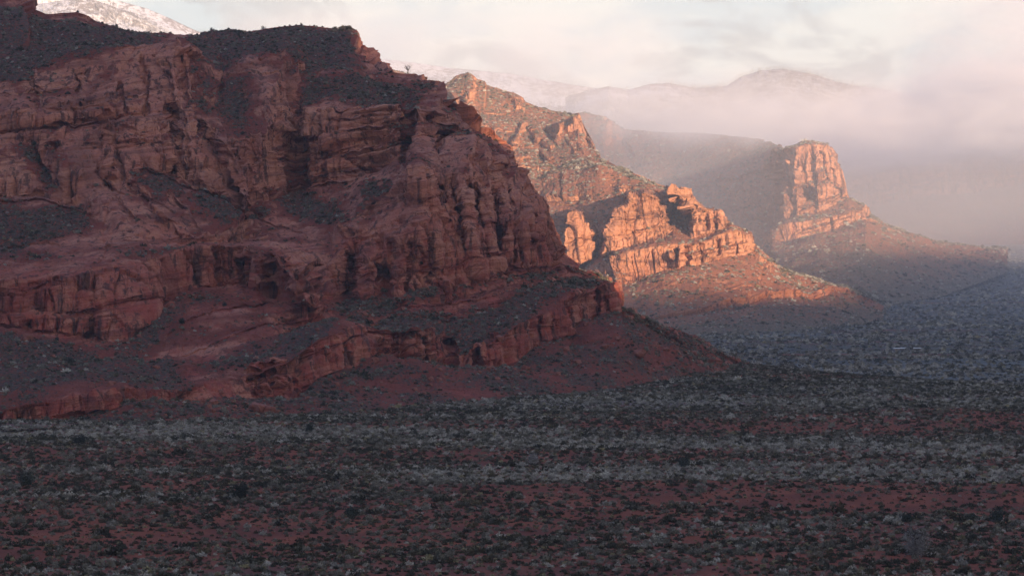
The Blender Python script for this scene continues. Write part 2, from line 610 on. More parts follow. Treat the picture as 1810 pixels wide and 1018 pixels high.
def ground_z(x, y):
    x = np.asarray(x, np.float32); y = np.asarray(y, np.float32)
    yc = np.interp(x, CRX, CRY) + 14*pn(x/60, y*0 + 0.5, 0.5, 71)
    z = 0.5 - 17.0*sm(0, 190, y - yc)
    z = z + 0.022*np.maximum(0, np.minimum(y, 6500) - 2250)
    near = sm(2200, 700, y)
    z = z + near*(1.3*pn(x/170, y/70, 0.3, 72) + 0.7*pn(x/60, y/34, 1.3, 73) + 0.25*pn(x/16, y/14, 2.3, 74))
    far = sm(1150, 1700, y)
    z = z + far*(3.2*pn(x/240, y/200, 4.3, 75) + 1.5*pn(x/90, y/110, 5.3, 76) + 0.6*pn(x/35, y/45, 5.9, 78))
    # low rise that carries the two cabins
    z = z + 3.0*np.exp(-((x - 205)/70)**2 - ((y - 1560)/60)**2)
    return z


def ground_cover(x, y):
    """how densely scrub covers the soil, and how pale it is: broad bands across the plain"""
    yy = y + 14*pn(x/140, y/140, 0.2, 81)
    band = pn(x/420, yy/46, 3.0, 82) + 0.5*pn(x/120, yy/26, 5.0, 83)
    cover = 0.52 + 0.5*band + 0.35*pn(x/22, y/22, 1.0, 84)
    bare = np.exp(-((yy - 560)/24)**2)*sm(-40, 20, x) + 0.6*np.exp(-((yy - 640)/10)**2)*sm(-20, 30, x) + 0.45*np.exp(-((yy - 790)/30)**2)*sm(-10, 60, x) + 0.6*np.exp(-((yy - 480)/18)**2)*sm(0, -40, x)
    pb = 1.1*np.exp(-((yy - 604)/17)**2)*sm(-50, 0, x) + 1.1*np.exp(-((yy - 682)/21)**2)*sm(-60, 20, x) + 1.1*np.exp(-((yy - 745)/22)**2)*sm(60, -30, x) + 0.6*np.exp(-((yy - 890)/24)**2) + 0.4*np.exp(-((yy - 800)/12)**2)
    far = sm(1150, 1500, y)
    cover = cover - 0.75*bare + 0.5*pb + 0.25*far
    pale = 0.22 + 0.35*band + 0.35*pn(x/260, yy/11, 9.0, 86) + 0.75*pb - 0.3*bare + 0.3*pn(x/60, y/40, 8.0, 85) - 0.15*far
    return np.clip(cover, 0, 1), np.clip(pale, 0, 1)


gc = np.concatenate([np.linspace(-26000, -700, 40), np.arange(-500, 2320, 3.0), np.linspace(2500, 27000, 40)])
gr = np.concatenate([np.linspace(8, 360, 30), np.geomspace(370, 1700, 620), np.geomspace(1703, 7000, 420), np.geomspace(7200, 26000, 14)])
GY, GP = np.meshgrid(gr, gc, indexing='ij')
GX = (GP - CX)/F*GY
GZ = ground_z(GX, GY)
cov, pal = ground_cover(GX, GY)
plain = grid_mesh('ground', GX, GY, GZ, M_ground, {'cover': cov, 'pale': pal})
tag(plain, 'red desert plain covered in grey scrub, running back to the valley under the cliffs', 'ground', kind='structure')
# the land behind and beside the viewer
o = raw_mesh('terrain', [(-30000, -20000, -22), (30000, -20000, -22), (30000, 30000, -22), (-30000, 30000, -22)], [(0, 1, 2, 3)], M_ground)
tag(o, 'flat desert land lying beyond the plain to the horizon', 'terrain', kind='structure')

# ------------------------------------------------------------------ unseen mountain added behind the viewer, skyline shaped to shade plain and mesa
def shading_mountain():
    q = np.linspace(-3500, 3600, 420)
    hq = [(-3500, 300), (-2600, 560), (-1500, 640), (-300, 600), (200, 560), (380, 545), (440, 520), (449, 470), (456, 326), (468, 329), (482, 342), (690, 345), (720, 470),
          (760, 548), (915, 552), (945, 500), (965, 436), (1150, 432), (1250, 462), (1330, 500), (1420, 520), (1560, 538), (1800, 560), (2400, 600), (3600, 300)]
    a = np.array(hq, float)
    h = np.interp(q, a[:, 0], a[:, 1]) + 5*fbm(q/60, 0*q + .5, 0*q + .5, 3, 3)
    prof = [(-300, -25, 0), (-180, 0.35, 1), (-60, 0.8, 1), (0, 1.0, 1), (220, 0.98, 1), (600, 0.6, 1), (1200, -25, 0)]
    X, Y, Z = [], [], []
    n = np.array([0.917, 0.40])
    for dp, zf, rel in prof:
        p = 1500 + dp + 0*q
        pt = p[:, None]*SUN_DIR[None, :] + q[:, None]*n[None, :]
        X.append(pt[:, 0]); Y.append(pt[:, 1])
        Z.append(h*zf if rel else 0*h + zf)
    X, Y, Z = map(np.array, (X, Y, Z))
    ob = grid_mesh('mountain', X, Y, Z, M_far, {'veg': 0*X + 0.3, 'red': 0*X + 0.4})
    tag(ob, 'unseen mountain ridge added behind the viewer to shade the plain', 'mountain', kind='structure')


shading_mountain()

# ------------------------------------------------------------------ near mesa
T_ = [(-140, -50, 1260), (-60, -40, 1250), (0, -18, 1240), (43, -6, 1235), (47, 14, 1235), (62, 18, 1240), (80, 26, 1245), (108, 26, 1245), (135, 24, 1245), (155, 30, 1250),
      (165, 36, 1255), (186, 44, 1260), (206, 47, 1262), (212, 52, 1262), (260, 59, 1270), (310, 66, 1280), (335, 68, 1285), (352, 66, 1285), (360, 60, 1288), (374, 57, 1290),
      (380, 59, 1290), (400, 54, 1292), (408, 53, 1292), (425, 57, 1295), (445, 56, 1298), (470, 52, 1300), (500, 49, 1300), (530, 46, 1300), (560, 48, 1300), (580, 50, 1298),
      (600, 51, 1296), (618, 50, 1290), (630, 56, 1286), (637, 68, 1280), (640, 80, 1275), (650, 87, 1265), (654, 92, 1260), (660, 101, 1252), (664, 112, 1245), (672, 114, 1235),
      (680, 124, 1225), (690, 131, 1220), (705, 131, 1215), (720, 132, 1210), (735, 133, 1205), (742, 137, 1200), (745, 143, 1195), (765, 145, 1188), (780, 147, 1182), (784, 165, 1172), (786, 180, 1165),
      (791, 187, 1158), (805, 190, 1150), (815, 194, 1144), (822, 202, 1138), (830, 212, 1132), (845, 230, 1122), (862, 231, 1116), (872, 234, 1112), (876, 242, 1108), (890, 252, 1100),
      (897, 262, 1096), (899, 280, 1090), (902, 296, 1086), (912, 305, 1080), (920, 320, 1076), (936, 345, 1068), (950, 372, 1060), (956, 400, 1056), (962, 418, 1054), (974, 436, 1054),
      (982, 452, 1056), (990, 460, 1060), (1005, 468, 1066), (1020, 478, 1068), (1045, 486, 1066), (1062, 496, 1062), (1074, 500, 1058), (1081, 503, 1056), (1084, 520, 1057), (1090, 549, 1060),
      (1105, 557, 1064), (1150, 575, 1078), (1200, 596, 1095), (1240, 614, 1110), (1280, 632, 1128), (1310, 645, 1145), (1350, 662, 1170), (1380, 672, 1190)]
FOOT = [(-140, 765, 730), (0, 760, 740), (200, 752, 755), (380, 742, 780), (520, 740, 800), (700, 730, 830), (900, 712, 880), (1100, 690, 950), (1240, 676, 1030), (1310, 672, 1080), (1380, 676, 1150)]
A_B = [(-140, 742, 775), (0, 741, 775), (100, 740, 780), (208, 735, 790), (240, 727, 800), (330, 712, 820), (400, 703, 836), (470, 700, 848), (530, 697, 858), (556, 676, 876), (600, 660, 895),
       (670, 641, 915), (740, 636, 930), (790, 634, 945), (840, 641, 945), (895, 644, 950), (930, 624, 972), (946, 614, 985), (975, 602, 1000), (1012, 604, 1010), (1035, 580, 1028), (1052, 568, 1036), (1088, 551, 1050), (1100, 556, 1058), (1240, 640, 1080), (1380, 674, 1160)]
A_T = [(-140, 732, 777), (0, 722, 777), (60, 710, 780), (180, 704, 789), (214, 696, 794), (240, 704, 803), (330, 688, 824), (380, 672, 842), (440, 655, 852), (512, 633, 862), (556, 603, 884), (600, 592, 902),
       (635, 588, 918), (700, 584, 928), (757, 582, 938), (780, 600, 950), (792, 614, 950), (850, 602, 950), (895, 584, 956), (935, 566, 978), (1000, 540, 1008), (1051, 514, 1042), (1075, 500.5, 1052), (1082, 504, 1054), (1088, 548, 1056), (1240, 634, 1084), (1380, 673, 1164)]
BEN = [(-140, 660, 850), (0, 660, 850), (150, 655, 860), (300, 650, 872), (340, 632, 886), (440, 605, 905), (520, 588, 925), (600, 568, 945), (700, 560, 962), (780, 565, 972), (850, 560, 980), (930, 530, 1010), (1000, 505, 1035), (1050, 498, 1056), (1082, 503.5, 1055), (1240, 630, 1088), (1380, 672.5, 1168)]
B_B = [(-140, 600, 915), (0, 592, 915), (100, 600, 915), (188, 606, 915), (232, 600, 920), (270, 565, 945), (314, 527, 968), (393, 511, 978), (424, 507, 976), (480, 520, 962), (526, 520, 950), (552, 527, 950), (575, 520, 970), (612, 519, 992), (650, 521, 985),
       (700, 522, 985), (742, 513, 992), (800, 513, 998), (830, 513, 1002), (880, 504, 1012), (950, 482, 1034), (985, 470, 1048), (1003, 467.5, 1060), (1380, 672, 1172)]
B_T = [(-140, 510, 928), (0, 508, 928), (120, 500, 930), (180, 480, 934), (280, 462, 962), (330, 443, 978), (420, 432, 984), (450, 434, 980), (490, 442, 968), (530, 470, 960), (548, 492, 962), (575, 470, 985), (600, 440, 1002),
       (640, 420, 1004), (700, 400, 1004), (742, 395, 1002), (800, 395, 1010), (860, 395, 1020), (910, 390, 1028), (950, 400, 1044), (985, 455, 1056), (1380, 671.5, 1174)]
C_B = [(-140, 440, 985), (0, 440, 985), (120, 435, 985), (200, 432, 985), (300, 430, 992), (390, 425, 1002), (450, 420, 1015), (520, 412, 1020), (580, 400, 1020), (620, 375, 1030), (680, 340, 1028), (742, 302, 1018), (775, 320, 1030), (800, 310, 1036), (835, 275, 1040), (870, 298, 1048), (900, 320, 1060), (950, 380, 1058), (1380, 671, 1178)]
C_M = [(-140, 350, 1030), (0, 350, 1030), (120, 365, 1022), (220, 320, 1040), (300, 312, 1050), (400, 345, 1040), (440, 358, 1040), (480, 350, 1052), (530, 335, 1075), (600, 330, 1072), (680, 300, 1064), (740, 280, 1058), (835, 245, 1066), (900, 300, 1072), (1380, 670.5, 1180)]
D_T = [(-140, 175, 1070), (0, 205, 1070), (60, 185, 1072), (110, 190, 1070), (200, 215, 1062), (290, 205, 1070), (340, 205, 1076), (420, 240, 1062), (470, 230, 1066), (520, 190, 1100), (560, 200, 1095), (640, 195, 1084), (720, 180, 1084), (800, 192, 1100), (1380, 670, 1182)]
E_T = [(-140, 120, 1110), (0, 140, 1105), (60, 130, 1108), (110, 105, 1112), (200, 95, 1105), (300, 92, 1110), (325, 88, 1110), (360, 115, 1122), (390, 140, 1118), (440, 105, 1125), (500, 92, 1130), (540, 130, 1150), (600, 130, 1150), (660, 145, 1155), (740, 152, 1150), (780, 160, 1150), (1380, 669.5, 1184)]
mesa = Relief(-140, 1380, 1.25, [FOOT, A_B, A_T, BEN, B_B, B_T, C_B, C_M, D_T, E_T, T_])
mesa.smooth(2)
mesa.warp(5.0, 26.0, 5)
# gullies (positive, pushed in) and ribs (negative, standing out)
GUL = [([(302, 190), (303, 240), (300, 305)], 6, 8), ([(318, 85), (324, 130), (332, 175)], 5, 6), ([(352, 225), (385, 268), (412, 330)], 10, 6),
       ([(408, 272), (432, 335)], 6, 6), ([(522, 175), (526, 330)], 12, 13), ([(575, 105), (566, 140)], 8, 8), ([(500, 85), (515, 120)], 8, 6),
       ([(717, 165), (722, 215), (714, 300)], 9, 13), ([(141, 130), (143, 185)], 4, 6), ([(62, 145), (66, 185)], 12, 6), ([(185, 240), (200, 300)], 8, 6),
       ([(60, 250), (75, 280), (100, 330)], 24, 8), ([(620, 450), (618, 515)], 13, 15), ([(678, 480), (679, 516)], 8, 9), ([(757, 415), (757, 500)], 5, 6),
       ([(800, 330), (816, 400), (836, 500)], 6, 11), ([(836, 330), (852, 410), (862, 470)], 5, 9), ([(879, 300), (881, 400), (889, 474)], 8, 15), ([(918, 330), (914, 400), (930, 470)], 4, 7), ([(770, 330), (776, 420), (782, 500)], 4, 6), ([(725, 430), (722, 510)], 4, 6),
       ([(935, 385), (938, 428)], 6, 7), ([(780, 335), (792, 395)], 6, 7), ([(738, 370)], 24, 9), ([(465, 662), (467, 696)], 4, 5), ([(480, 652), (482, 694)], 5, 6),
       ([(516, 642), (518, 692)], 4, 4), ([(502, 650), (504, 690)], 3, 3), ([(640, 590), (637, 640)], 6, 5), ([(746, 600), (750, 640)], 5, 5), ([(845, 622), (846, 634)], 6, 7),
       ([(790, 605), (792, 640)], 9, 8), ([(944, 566), (947, 612)], 4, 6), ([(1000, 542), (1005, 590)], 4, 5), ([(1055, 520), (1057, 560)], 5, 7), ([(985, 550), (988, 585)], 4, 4),
       ([(428, 465), (432, 506)], 7, 10), ([(150, 520), (165, 580), (175, 600)], 10, 8), ([(40, 520), (50, 580)], 9, 5), ([(345, 470), (350, 512)], 5, 7), ([(560, 470), (566, 520)], 10, 8),
       ([(690, 430), (695, 470)], 4, 4), ([(900, 340), (905, 400), (908, 470)], 4, 4), ([(925, 330), (918, 470)], 3, 4), ([(590, 630), (592, 660)], 4, 4), ([(700, 590), (702, 640)], 4, 3),
       ([(170, 300), (235, 390)], 6, 5), ([(230, 330), (300, 400)], 6, 4), ([(300, 345), (350, 400)], 5, 4), ([(560, 250), (640, 300)], 5, 3), ([(455, 345), (440, 420)], 9, 6),
       ([(120, 200), (100, 260)], 6, 4), ([(250, 110), (262, 150), (258, 200)], 5, 5), ([(395, 120), (385, 160)], 9, 6), ([(215, 150), (225, 200)], 4, 4), ([(790, 230), (770, 290)], 7, 7), ([(850, 260), (860, 330)], 6, 5)]
RIB = [([(736, 300), (746, 340), (735, 430)], 22, -10), ([(650, 460), (651, 515)], 17, -9), ([(702, 430), (706, 515)], 20, -6), ([(860, 330), (873, 400), (878, 465)], 9, -4),
       ([(922, 335), (926, 460)], 12, -5), ([(825, 410), (838, 480)], 10, -5), ([(770, 430), (785, 505)], 12, -5), ([(255, 325), (345, 405)], 36, -8), ([(180, 350), (240, 410)], 24, -6), ([(400, 255), (428, 330), (440, 352)], 14, -9),
       ([(330, 195), (345, 300), (365, 332)], 16, -7), ([(480, 450), (520, 490), (545, 522)], 24, -14), ([(450, 440), (455, 500)], 13, -7), ([(235, 210), (245, 275)], 48, -4), ([(300, 110), (312, 175)], 12, -7),
       ([(350, 130), (372, 165)], 14, -6), ([(475, 160), (490, 235)], 30, -8), ([(100, 440), (40, 470)], 40, -6), ([(120, 300), (90, 350)], 22, -5), ([(640, 350), (620, 400)], 22, -8), ([(20, 160), (60, 240)], 26, -6),
       ([(610, 110), (640, 150)], 22, -7), ([(760, 150), (775, 185)], 12, -5), ([(1075, 505), (1082, 545)], 7, -5), ([(960, 440), (968, 470)], 8, -4)]
for pts, wd, dp in GUL + RIB:
    mesa.stroke(pts, wd, dp)
LEDGES = [([(-100, 240), (0, 236), (60, 231), (140, 219), (200, 208), (255, 197), (300, 186)], 6), ([(225, 300), (300, 318), (380, 345), (430, 368)], 6), ([(-100, 362), (0, 360), (75, 350), (150, 372), (180, 388)], 6),
          ([(290, 420), (393, 429), (450, 416), (500, 405)], 6), ([(345, 330), (430, 372), (520, 400), (600, 436)], 5), ([(525, 336), (610, 322), (690, 304)], 4), ([(525, 192), (600, 197), (680, 174), (780, 164)], 6), ([(640, 128), (700, 138), (745, 147)], 3),
          ([(235, 612), (340, 570), (440, 540), (530, 516)], 6), ([(245, 628), (400, 590), (520, 560), (610, 548)], 5), ([(325, 642), (440, 612), (520, 588), (605, 568)], 5), ([(600, 556), (680, 558), (760, 570), (860, 556)], 4), ([(640, 546), (740, 540), (840, 536), (930, 515)], 4),
          ([(530, 290), (640, 268), (740, 246)], 4), ([(530, 250), (640, 232), (725, 214)], 4), ([(545, 316), (640, 300), (705, 282)], 3.5), ([(530, 222), (620, 212), (700, 196)], 3.5), ([(725, 250), (800, 236), (860, 246)], 4), ([(725, 215), (790, 205), (825, 206)], 3.5),
          ([(640, 492), (750, 480), (840, 470)], 2.5), ([(840, 500), (950, 474)], 2.5), ([(690, 395), (780, 386), (860, 392)], 2.5), ([(160, 330), (260, 346), (350, 380)], 4), ([(-60, 430), (40, 424), (140, 436)], 5), ([(-100, 130), (0, 165), (80, 160), (170, 140)], 4),
          ([(180, 95), (250, 92), (330, 84)], 4), ([(340, 240), (420, 262), (470, 300)], 4), ([(60, 196), (150, 190), (220, 172), (290, 160)], 3), ([(-60, 480), (80, 474), (160, 462)], 3), ([(-60, 560), (80, 556), (200, 566)], 3), ([(-60, 640), (120, 636), (240, 640)], 3), ([(380, 140), (450, 128), (510, 118)], 4),
          ([(560, 600), (640, 596), (760, 592)], 2.5), ([(440, 672), (520, 652)], 2), ([(800, 612), (900, 596), (960, 575)], 2)]
lr = np.random.default_rng(23)
for _ in range(60):
    cx_, cy_ = lr.uniform(-80, 1000), lr.uniform(70, 700)
    ln = lr.uniform(35, 130)
    sl_ = (-0.16 if cx_ > 480 or cy_ > 480 else 0.08) + lr.normal(0, 0.10)
    LEDGES.append(([(cx_ - ln, cy_ - sl_*ln), (cx_, cy_ + lr.normal(0, 4)), (cx_ + ln, cy_ + sl_*ln)], lr.uniform(1.0, 2.3)))
for pts, dp in LEDGES:
    mesa.ledge(pts, dp, 16.0)
Xb, Yb, Zb = mesa.xyz()
Nb = normals(blur(blur(Xb, 3, 0), 3, 1), blur(blur(Yb, 3, 0), 3, 1), blur(blur(Zb, 3, 0), 3, 1))
nzb = np.abs(Nb[..., 2])
cliff = sm(0.80, 0.52, nzb)
px, py = mesa.px, mesa.py
# tilt of the beds (rising to the right in the recessed wall and the red ramp)
tiltm = 0.10 + 0.14*np.exp(-((px - 600)/120)**2 - ((py - 260)/70)**2) + 0.16*np.exp(-((px - 420)/160)**2 - ((py - 580)/50)**2)
beds = 1.3*np.exp(-((px - 640)/130)**2 - ((py - 260)/75)**2) + 0.9*np.exp(-((px - 430)/130)**2 - ((py - 575)/45)**2) + 0.8*np.exp(-((px - 270)/120)**2 - ((py - 370)/45)**2)
beds = beds - 0.8*np.exp(-((px - 800)/130)**2 - ((py - 420)/80)**2)
X, Y, Z = rock_displace(mesa, 1.0, cliff, tiltm, 100, beds=beds)
N = normals(X, Y, Z)
nz = np.abs(N[..., 2])
nzs = blur(blur(nz, 2, 0), 2, 1)
mesa.warp(20.0, 48.0, 9)
VEG = [[(-140, -40), (30, 10), (80, 28), (210, 52), (300, 70), (260, 88), (200, 92), (120, 108), (70, 135), (0, 150), (-140, 150)],
       [(330, 70), (450, 57), (620, 52), (650, 110), (560, 135), (525, 175), (500, 120), (440, 105), (400, 130), (375, 165), (345, 150), (330, 100)],
       [(530, 140), (650, 130), (745, 142), (700, 172), (560, 182), (525, 182)], [(395, 130), (440, 120), (430, 200), (380, 195), (330, 190), (345, 165)],
       [(470, 325), (530, 330), (615, 388), (590, 402), (500, 360)], [(345, 330), (400, 350), (470, 345), (480, 380), (420, 395), (360, 360)], [(215, 302), (300, 310), (350, 335), (330, 345), (250, 328)],
       [(35, 250), (85, 255), (115, 300), (110, 340), (60, 310)], [(-140, 358), (0, 362), (150, 378), (175, 392), (120, 412), (0, 445), (-140, 450)],
       [(330, 632), (440, 610), (520, 585), (600, 562), (700, 548), (800, 560), (870, 545), (1000, 490), (1078, 500), (1000, 535), (900, 578), (800, 605), (620, 583), (520, 625), (400, 660)], [(600, 520), (740, 513), (900, 492), (1000, 470), (940, 500), (800, 530), (700, 540), (600, 545)], [(235, 600), (300, 545), (330, 532), (420, 512), (330, 560), (250, 610)],
       [(-140, 612), (0, 610), (230, 612), (380, 668), (300, 690), (215, 696), (100, 702), (0, 720), (-140, 725)], [(640, 340), (690, 330), (700, 350), (660, 370)], [(700, 165), (735, 165), (735, 300), (705, 300)],
       [(515, 180), (540, 180), (545, 335), (515, 330)], [(0, 60), (120, 60), (0, 130)]]
veg = np.zeros_like(px)
for p in VEG:
    veg = np.maximum(veg, mesa.mask(p, 12))
talus = (mesa.seg < 1.0)
veg = veg*(0.22 + 0.52*sm(0.25, 0.65, nzs)) + 0.42*sm(0.50, 0.85, nzs)
veg = np.where(talus | (px > 1094), 0.88 + 0.4*pn(X/25, Y/25, Z/8, 31), veg)
veg = np.clip(veg + 0.34*fbm(X/30, Y/30, Z/14, 5, 33, 0.65) + 0.30*(0.2 + veg)*pn(X/40, Y/40, (Z - 0.15*X)/2.2, 37), 0, 1)
red = sm(70, 28, Z + 10*fbm(X/50, Y/50, Z/30, 3, 35) - 0.03*X)
veg_mesa, nzm = veg, nzs
P_mesa = (X, Y, Z)
o = grid_mesh('cliff', X, Y, Z, M_rock, {'veg': veg, 'red': red}, smooth=False)
tag(o, 'large shaded red sandstone mesa with stepped cliffs filling the left side', 'cliff', kind='structure')

# ------------------------------------------------------------------ sunlit ridge with rounded buttes
F1 = [(620, 612, 2150), (900, 625, 2100), (1030, 620, 2000), (1100, 618, 1930), (1160, 619, 1900), (1250, 614, 1910), (1350, 602, 1970), (1450, 588, 2070), (1560, 582, 2220)]
LB = [(620, 540, 2340), (1030, 562, 2230), (1100, 571, 2180), (1160, 573, 2160), (1250, 553, 2195), (1320, 538, 2235), (1390, 526, 2290), (1420, 531, 2310), (1500, 521, 2400), (1560, 544, 2470)]
LT = [(620, 530, 2343), (1030, 552, 2233), (1100, 561, 2183), (1160, 563, 2163), (1250, 539, 2198), (1320, 523, 2238), (1390, 511, 2293), (1420, 521, 2313), (1460, 510, 2368), (1500, 511, 2410), (1560, 543, 2475)]
CB = [(620, 520, 2420), (1000, 520, 2330), (1040, 515, 2300), (1100, 503, 2280), (1180, 478, 2282), (1260, 462, 2305), (1300, 453, 2325), (1342, 453, 2345), (1370, 473, 2365), (1400, 490, 2375), (1430, 497, 2390), (1500, 510, 2440), (1560, 542, 2500)]
CT = [(620, 500, 2440), (1000, 490, 2365), (1030, 482, 2340), (1100, 450, 2300), (1150, 437, 2296), (1200, 431, 2292), (1250, 424, 2314), (1290, 409, 2332), (1325, 418, 2345), (1332, 438, 2352), (1345, 452, 2358), (1560, 541, 2505)]
DB = [(620, 480, 2500), (1000, 472, 2400), (1050, 458, 2390), (1100, 432, 2382), (1150, 417, 2378), (1190, 406, 2376), (1220, 414, 2366), (1270, 406, 2368), (1290, 403.5, 2370), (1560, 540, 2508)]
DT = [(620, 450, 2520), (900, 420, 2500), (1000, 440, 2440), (1050, 425, 2430), (1100, 400, 2425), (1190, 388, 2410), (1240, 393, 2400), (1285, 400, 2385), (1560, 539.5, 2510)]
U1 = [(620, 330, 2600), (850, 308, 2600), (900, 315, 2595), (960, 322, 2585), (1000, 300, 2570), (1060, 296, 2540), (1110, 315, 2520), (1180, 340, 2480), (1225, 358, 2440), (1262, 380, 2400), (1560, 539, 2512)]
U2 = [(620, 220, 2740), (780, 215, 2730), (850, 245, 2690), (900, 262, 2670), (960, 280, 2650), (1000, 276, 2630), (1060, 286, 2570), (1110, 308, 2530), (1560, 538.5, 2514)]
T1 = [(620, 122, 2830), (660, 118, 2830), (680, 119, 2830), (700, 126, 2830), (712, 130, 2830), (745, 141, 2825), (770, 147, 2825), (783, 151, 2825), (796, 143, 2820), (806, 134, 2820), (815, 131, 2820), (828, 131, 2818), (836, 134, 2815), (843, 141, 2815), (857, 144, 2812), (860, 151, 2812),
      (880, 156, 2810), (895, 163, 2810), (910, 166, 2805), (922, 172, 2800), (926, 180, 2800), (950, 189, 2795), (980, 197, 2785), (1010, 203, 2775), (1022, 200, 2770), (1030, 217, 2765), (1042, 244, 2745), (1055, 270, 2680), (1061, 281, 2600), (1110, 305, 2540), (1150, 320, 2505), (1180, 331, 2492),
      (1202, 335, 2475), (1225, 350, 2450), (1245, 369, 2425), (1262, 375, 2410), (1275, 377, 2400), (1283, 398, 2390), (1300, 406.5, 2380), (1325, 417, 2352), (1332, 437.5, 2356), (1345, 450.5, 2362), (1370, 471, 2376), (1400, 488, 2386), (1430, 495, 2400), (1480, 507, 2445), (1500, 509, 2460), (1560, 538, 2516)]
rdg = Relief(620, 1560, 1.2, [F1, LB, LT, CB, CT, DB, DT, U1, U2, T1], back=((20, -1), (120, -30), (500, -230)))
rdg.smooth(2)
rdg.warp(3.0, 18.0, 15)
B1 = [(1003, 470), (999, 430), (1003, 406), (1012, 399), (1009, 385), (1014, 375), (1025, 377), (1029, 394), (1041, 404), (1049, 411), (1051, 440), (1048, 460)]
B2 = [(1060, 458), (1070, 425), (1083, 398), (1088, 374), (1108, 362), (1112, 346), (1140, 340), (1166, 351), (1183, 371), (1187, 398), (1192, 412), (1140, 432), (1090, 447)]
B3 = [(1210, 360), (1190, 350), (1196, 337), (1215, 334), (1236, 350), (1248, 369), (1262, 377), (1273, 374), (1283, 395), (1285, 406), (1250, 414), (1222, 420), (1219, 395)]
bm1 = rdg.slab(B1, 2352, 0.30, 30, 2, 0.2); bm2 = rdg.slab(B2, 2352, 0.40, 45, 2, 0.15); bm3 = rdg.slab(B3, 2345, 0.45, 55, 2, 0.2)
K1 = [(1015, 205), (1024, 208), (1040, 240), (1054, 268), (1040, 276), (1005, 262), (1000, 225)]
K2 = [(985, 222), (997, 216), (996, 262), (988, 262)]
K3 = [(895, 170), (915, 172), (925, 186), (905, 190), (885, 182)]
bk = rdg.slab(K1, 2700, 0.25, 115, 2, -0.3); bk2 = rdg.slab(K2, 2690, 0.3, 120, 2, -0.3); bk3 = rdg.slab(K3, 2790, 0.3, 170, 2)
for pts, wd, dp in [([(1124, 375), (1121, 400), (1120, 412)], 4, 16), ([(1086, 380), (1078, 400)], 5, 7), ([(1050, 420), (1056, 455)], 6, 25), ([(1200, 360), (1205, 400)], 9, 30), ([(1248, 385), (1252, 402)], 3, 10), ([(1262, 388), (1264, 402)], 4, 9),
                    ([(1185, 450), (1187, 470)], 3, -12), ([(1200, 440), (1202, 470)], 3, -8), ([(1214, 440), (1216, 468)], 3, 10), ([(1194, 440), (1194, 470)], 3, 10), ([(1240, 430), (1243, 458)], 2.5, 8), ([(1270, 425), (1272, 450)], 2.5, 8), ([(1300, 418), (1302, 446)], 2.5, 7),
                    ([(850, 240), (846, 262)], 3, -13), ([(860, 238), (857, 262)], 3, -13), ([(872, 230), (868, 268)], 3, -12), ([(884, 240), (884, 262)], 3, -10), ([(925, 215), (912, 245), (905, 262)], 4, -15), ([(940, 225), (955, 250), (975, 262)], 5, -15), ([(965, 232), (990, 262)], 6, 14), ([(985, 225), (990, 262)], 4, -13), ([(1005, 248), (1015, 264)], 4, -10), ([(800, 170), (806, 178)], 3, -18), ([(828, 168), (824, 180)], 3, -18), ([(900, 165), (915, 185)], 6, -12), ([(890, 285), (930, 280)], 4, -18), ([(960, 272), (968, 280)], 4, -18), ([(1035, 210), (1040, 262)], 5, 20), ([(830, 135), (832, 165)], 10, -10), ([(880, 280), (960, 300)], 8, -10), ([(1100, 330), (1180, 345)], 8, -12)]:
    rdg.stroke(pts, wd, dp)
for pts, dp in [([(1065, 425), (1120, 412), (1188, 392)], 6), ([(1080, 395), (1130, 384), (1184, 376)], 6), ([(1000, 430), (1025, 424), (1050, 428)], 5), ([(1200, 385), (1240, 382), (1282, 392)], 5), ([(1170, 452), (1250, 440), (1330, 430)], 5),
                ([(1110, 520), (1200, 500), (1330, 476)], 6), ([(1150, 545), (1250, 520), (1370, 496)], 6), ([(880, 292), (960, 300), (1040, 290)], 8), ([(860, 250), (920, 262), (990, 270)], 8), ([(790, 178), (860, 192), (930, 205)], 8), ([(880, 350), (960, 365), (1060, 350)], 8), ([(900, 400), (960, 405), (1000, 395)], 7), ([(1060, 320), (1140, 336), (1200, 352)], 7), ([(820, 215), (900, 232), (970, 226)], 8)]:
    rdg.ledge(pts, dp, 9.0)
Xb, Yb, Zb = rdg.xyz()
Nb = normals(blur(blur(Xb, 2, 0), 2, 1), blur(blur(Yb, 2, 0), 2, 1), blur(blur(Zb, 2, 0), 2, 1))
nzb = np.abs(Nb[..., 2])
butte = np.clip(bm1 + bm2 + bm3 + bk + bk2 + bk3, 0, 1)
cl1 = np.clip(sm(0.80, 0.55, nzb) + 0.5*butte, 0, 1)*(1 - 0.5*sm(2560, 2680, Yb))
X, Y, Z = rock_displace(rdg, 0.75, cl1, 0.10, 300, 1.15, 6)
N = normals(X, Y, Z)
nzs = blur(blur(np.abs(N[..., 2]), 1, 0), 1, 1)
veg = np.clip(0.62*sm(0.42, 0.72, nzs) - 0.22*butte + 0.2*pn(X/35, Y/60, Z/14, 41), 0, 1)
veg = veg + 0.22*sm(2540, 2680, Y)*sm(0.3, 0.6, nzs)
veg = np.where(rdg.seg < 1, 1.25 - 0.5*rdg.seg + 0.15*pn(X/60, Y/60, Z/20, 38), veg)
red = np.clip(sm(40, 5, Z + 8*fbm(X/80, Y/80, Z/30, 2, 36)), 0, 1)
P_rdg = (X, Y, Z); veg_rdg = veg
o = grid_mesh('ridge', X, Y, Z, M_ridge, {'veg': veg, 'red': red}, smooth=False)
tag(o, 'sunlit orange sandstone ridge with rounded buttes behind the dark mesa', 'ridge', kind='structure')

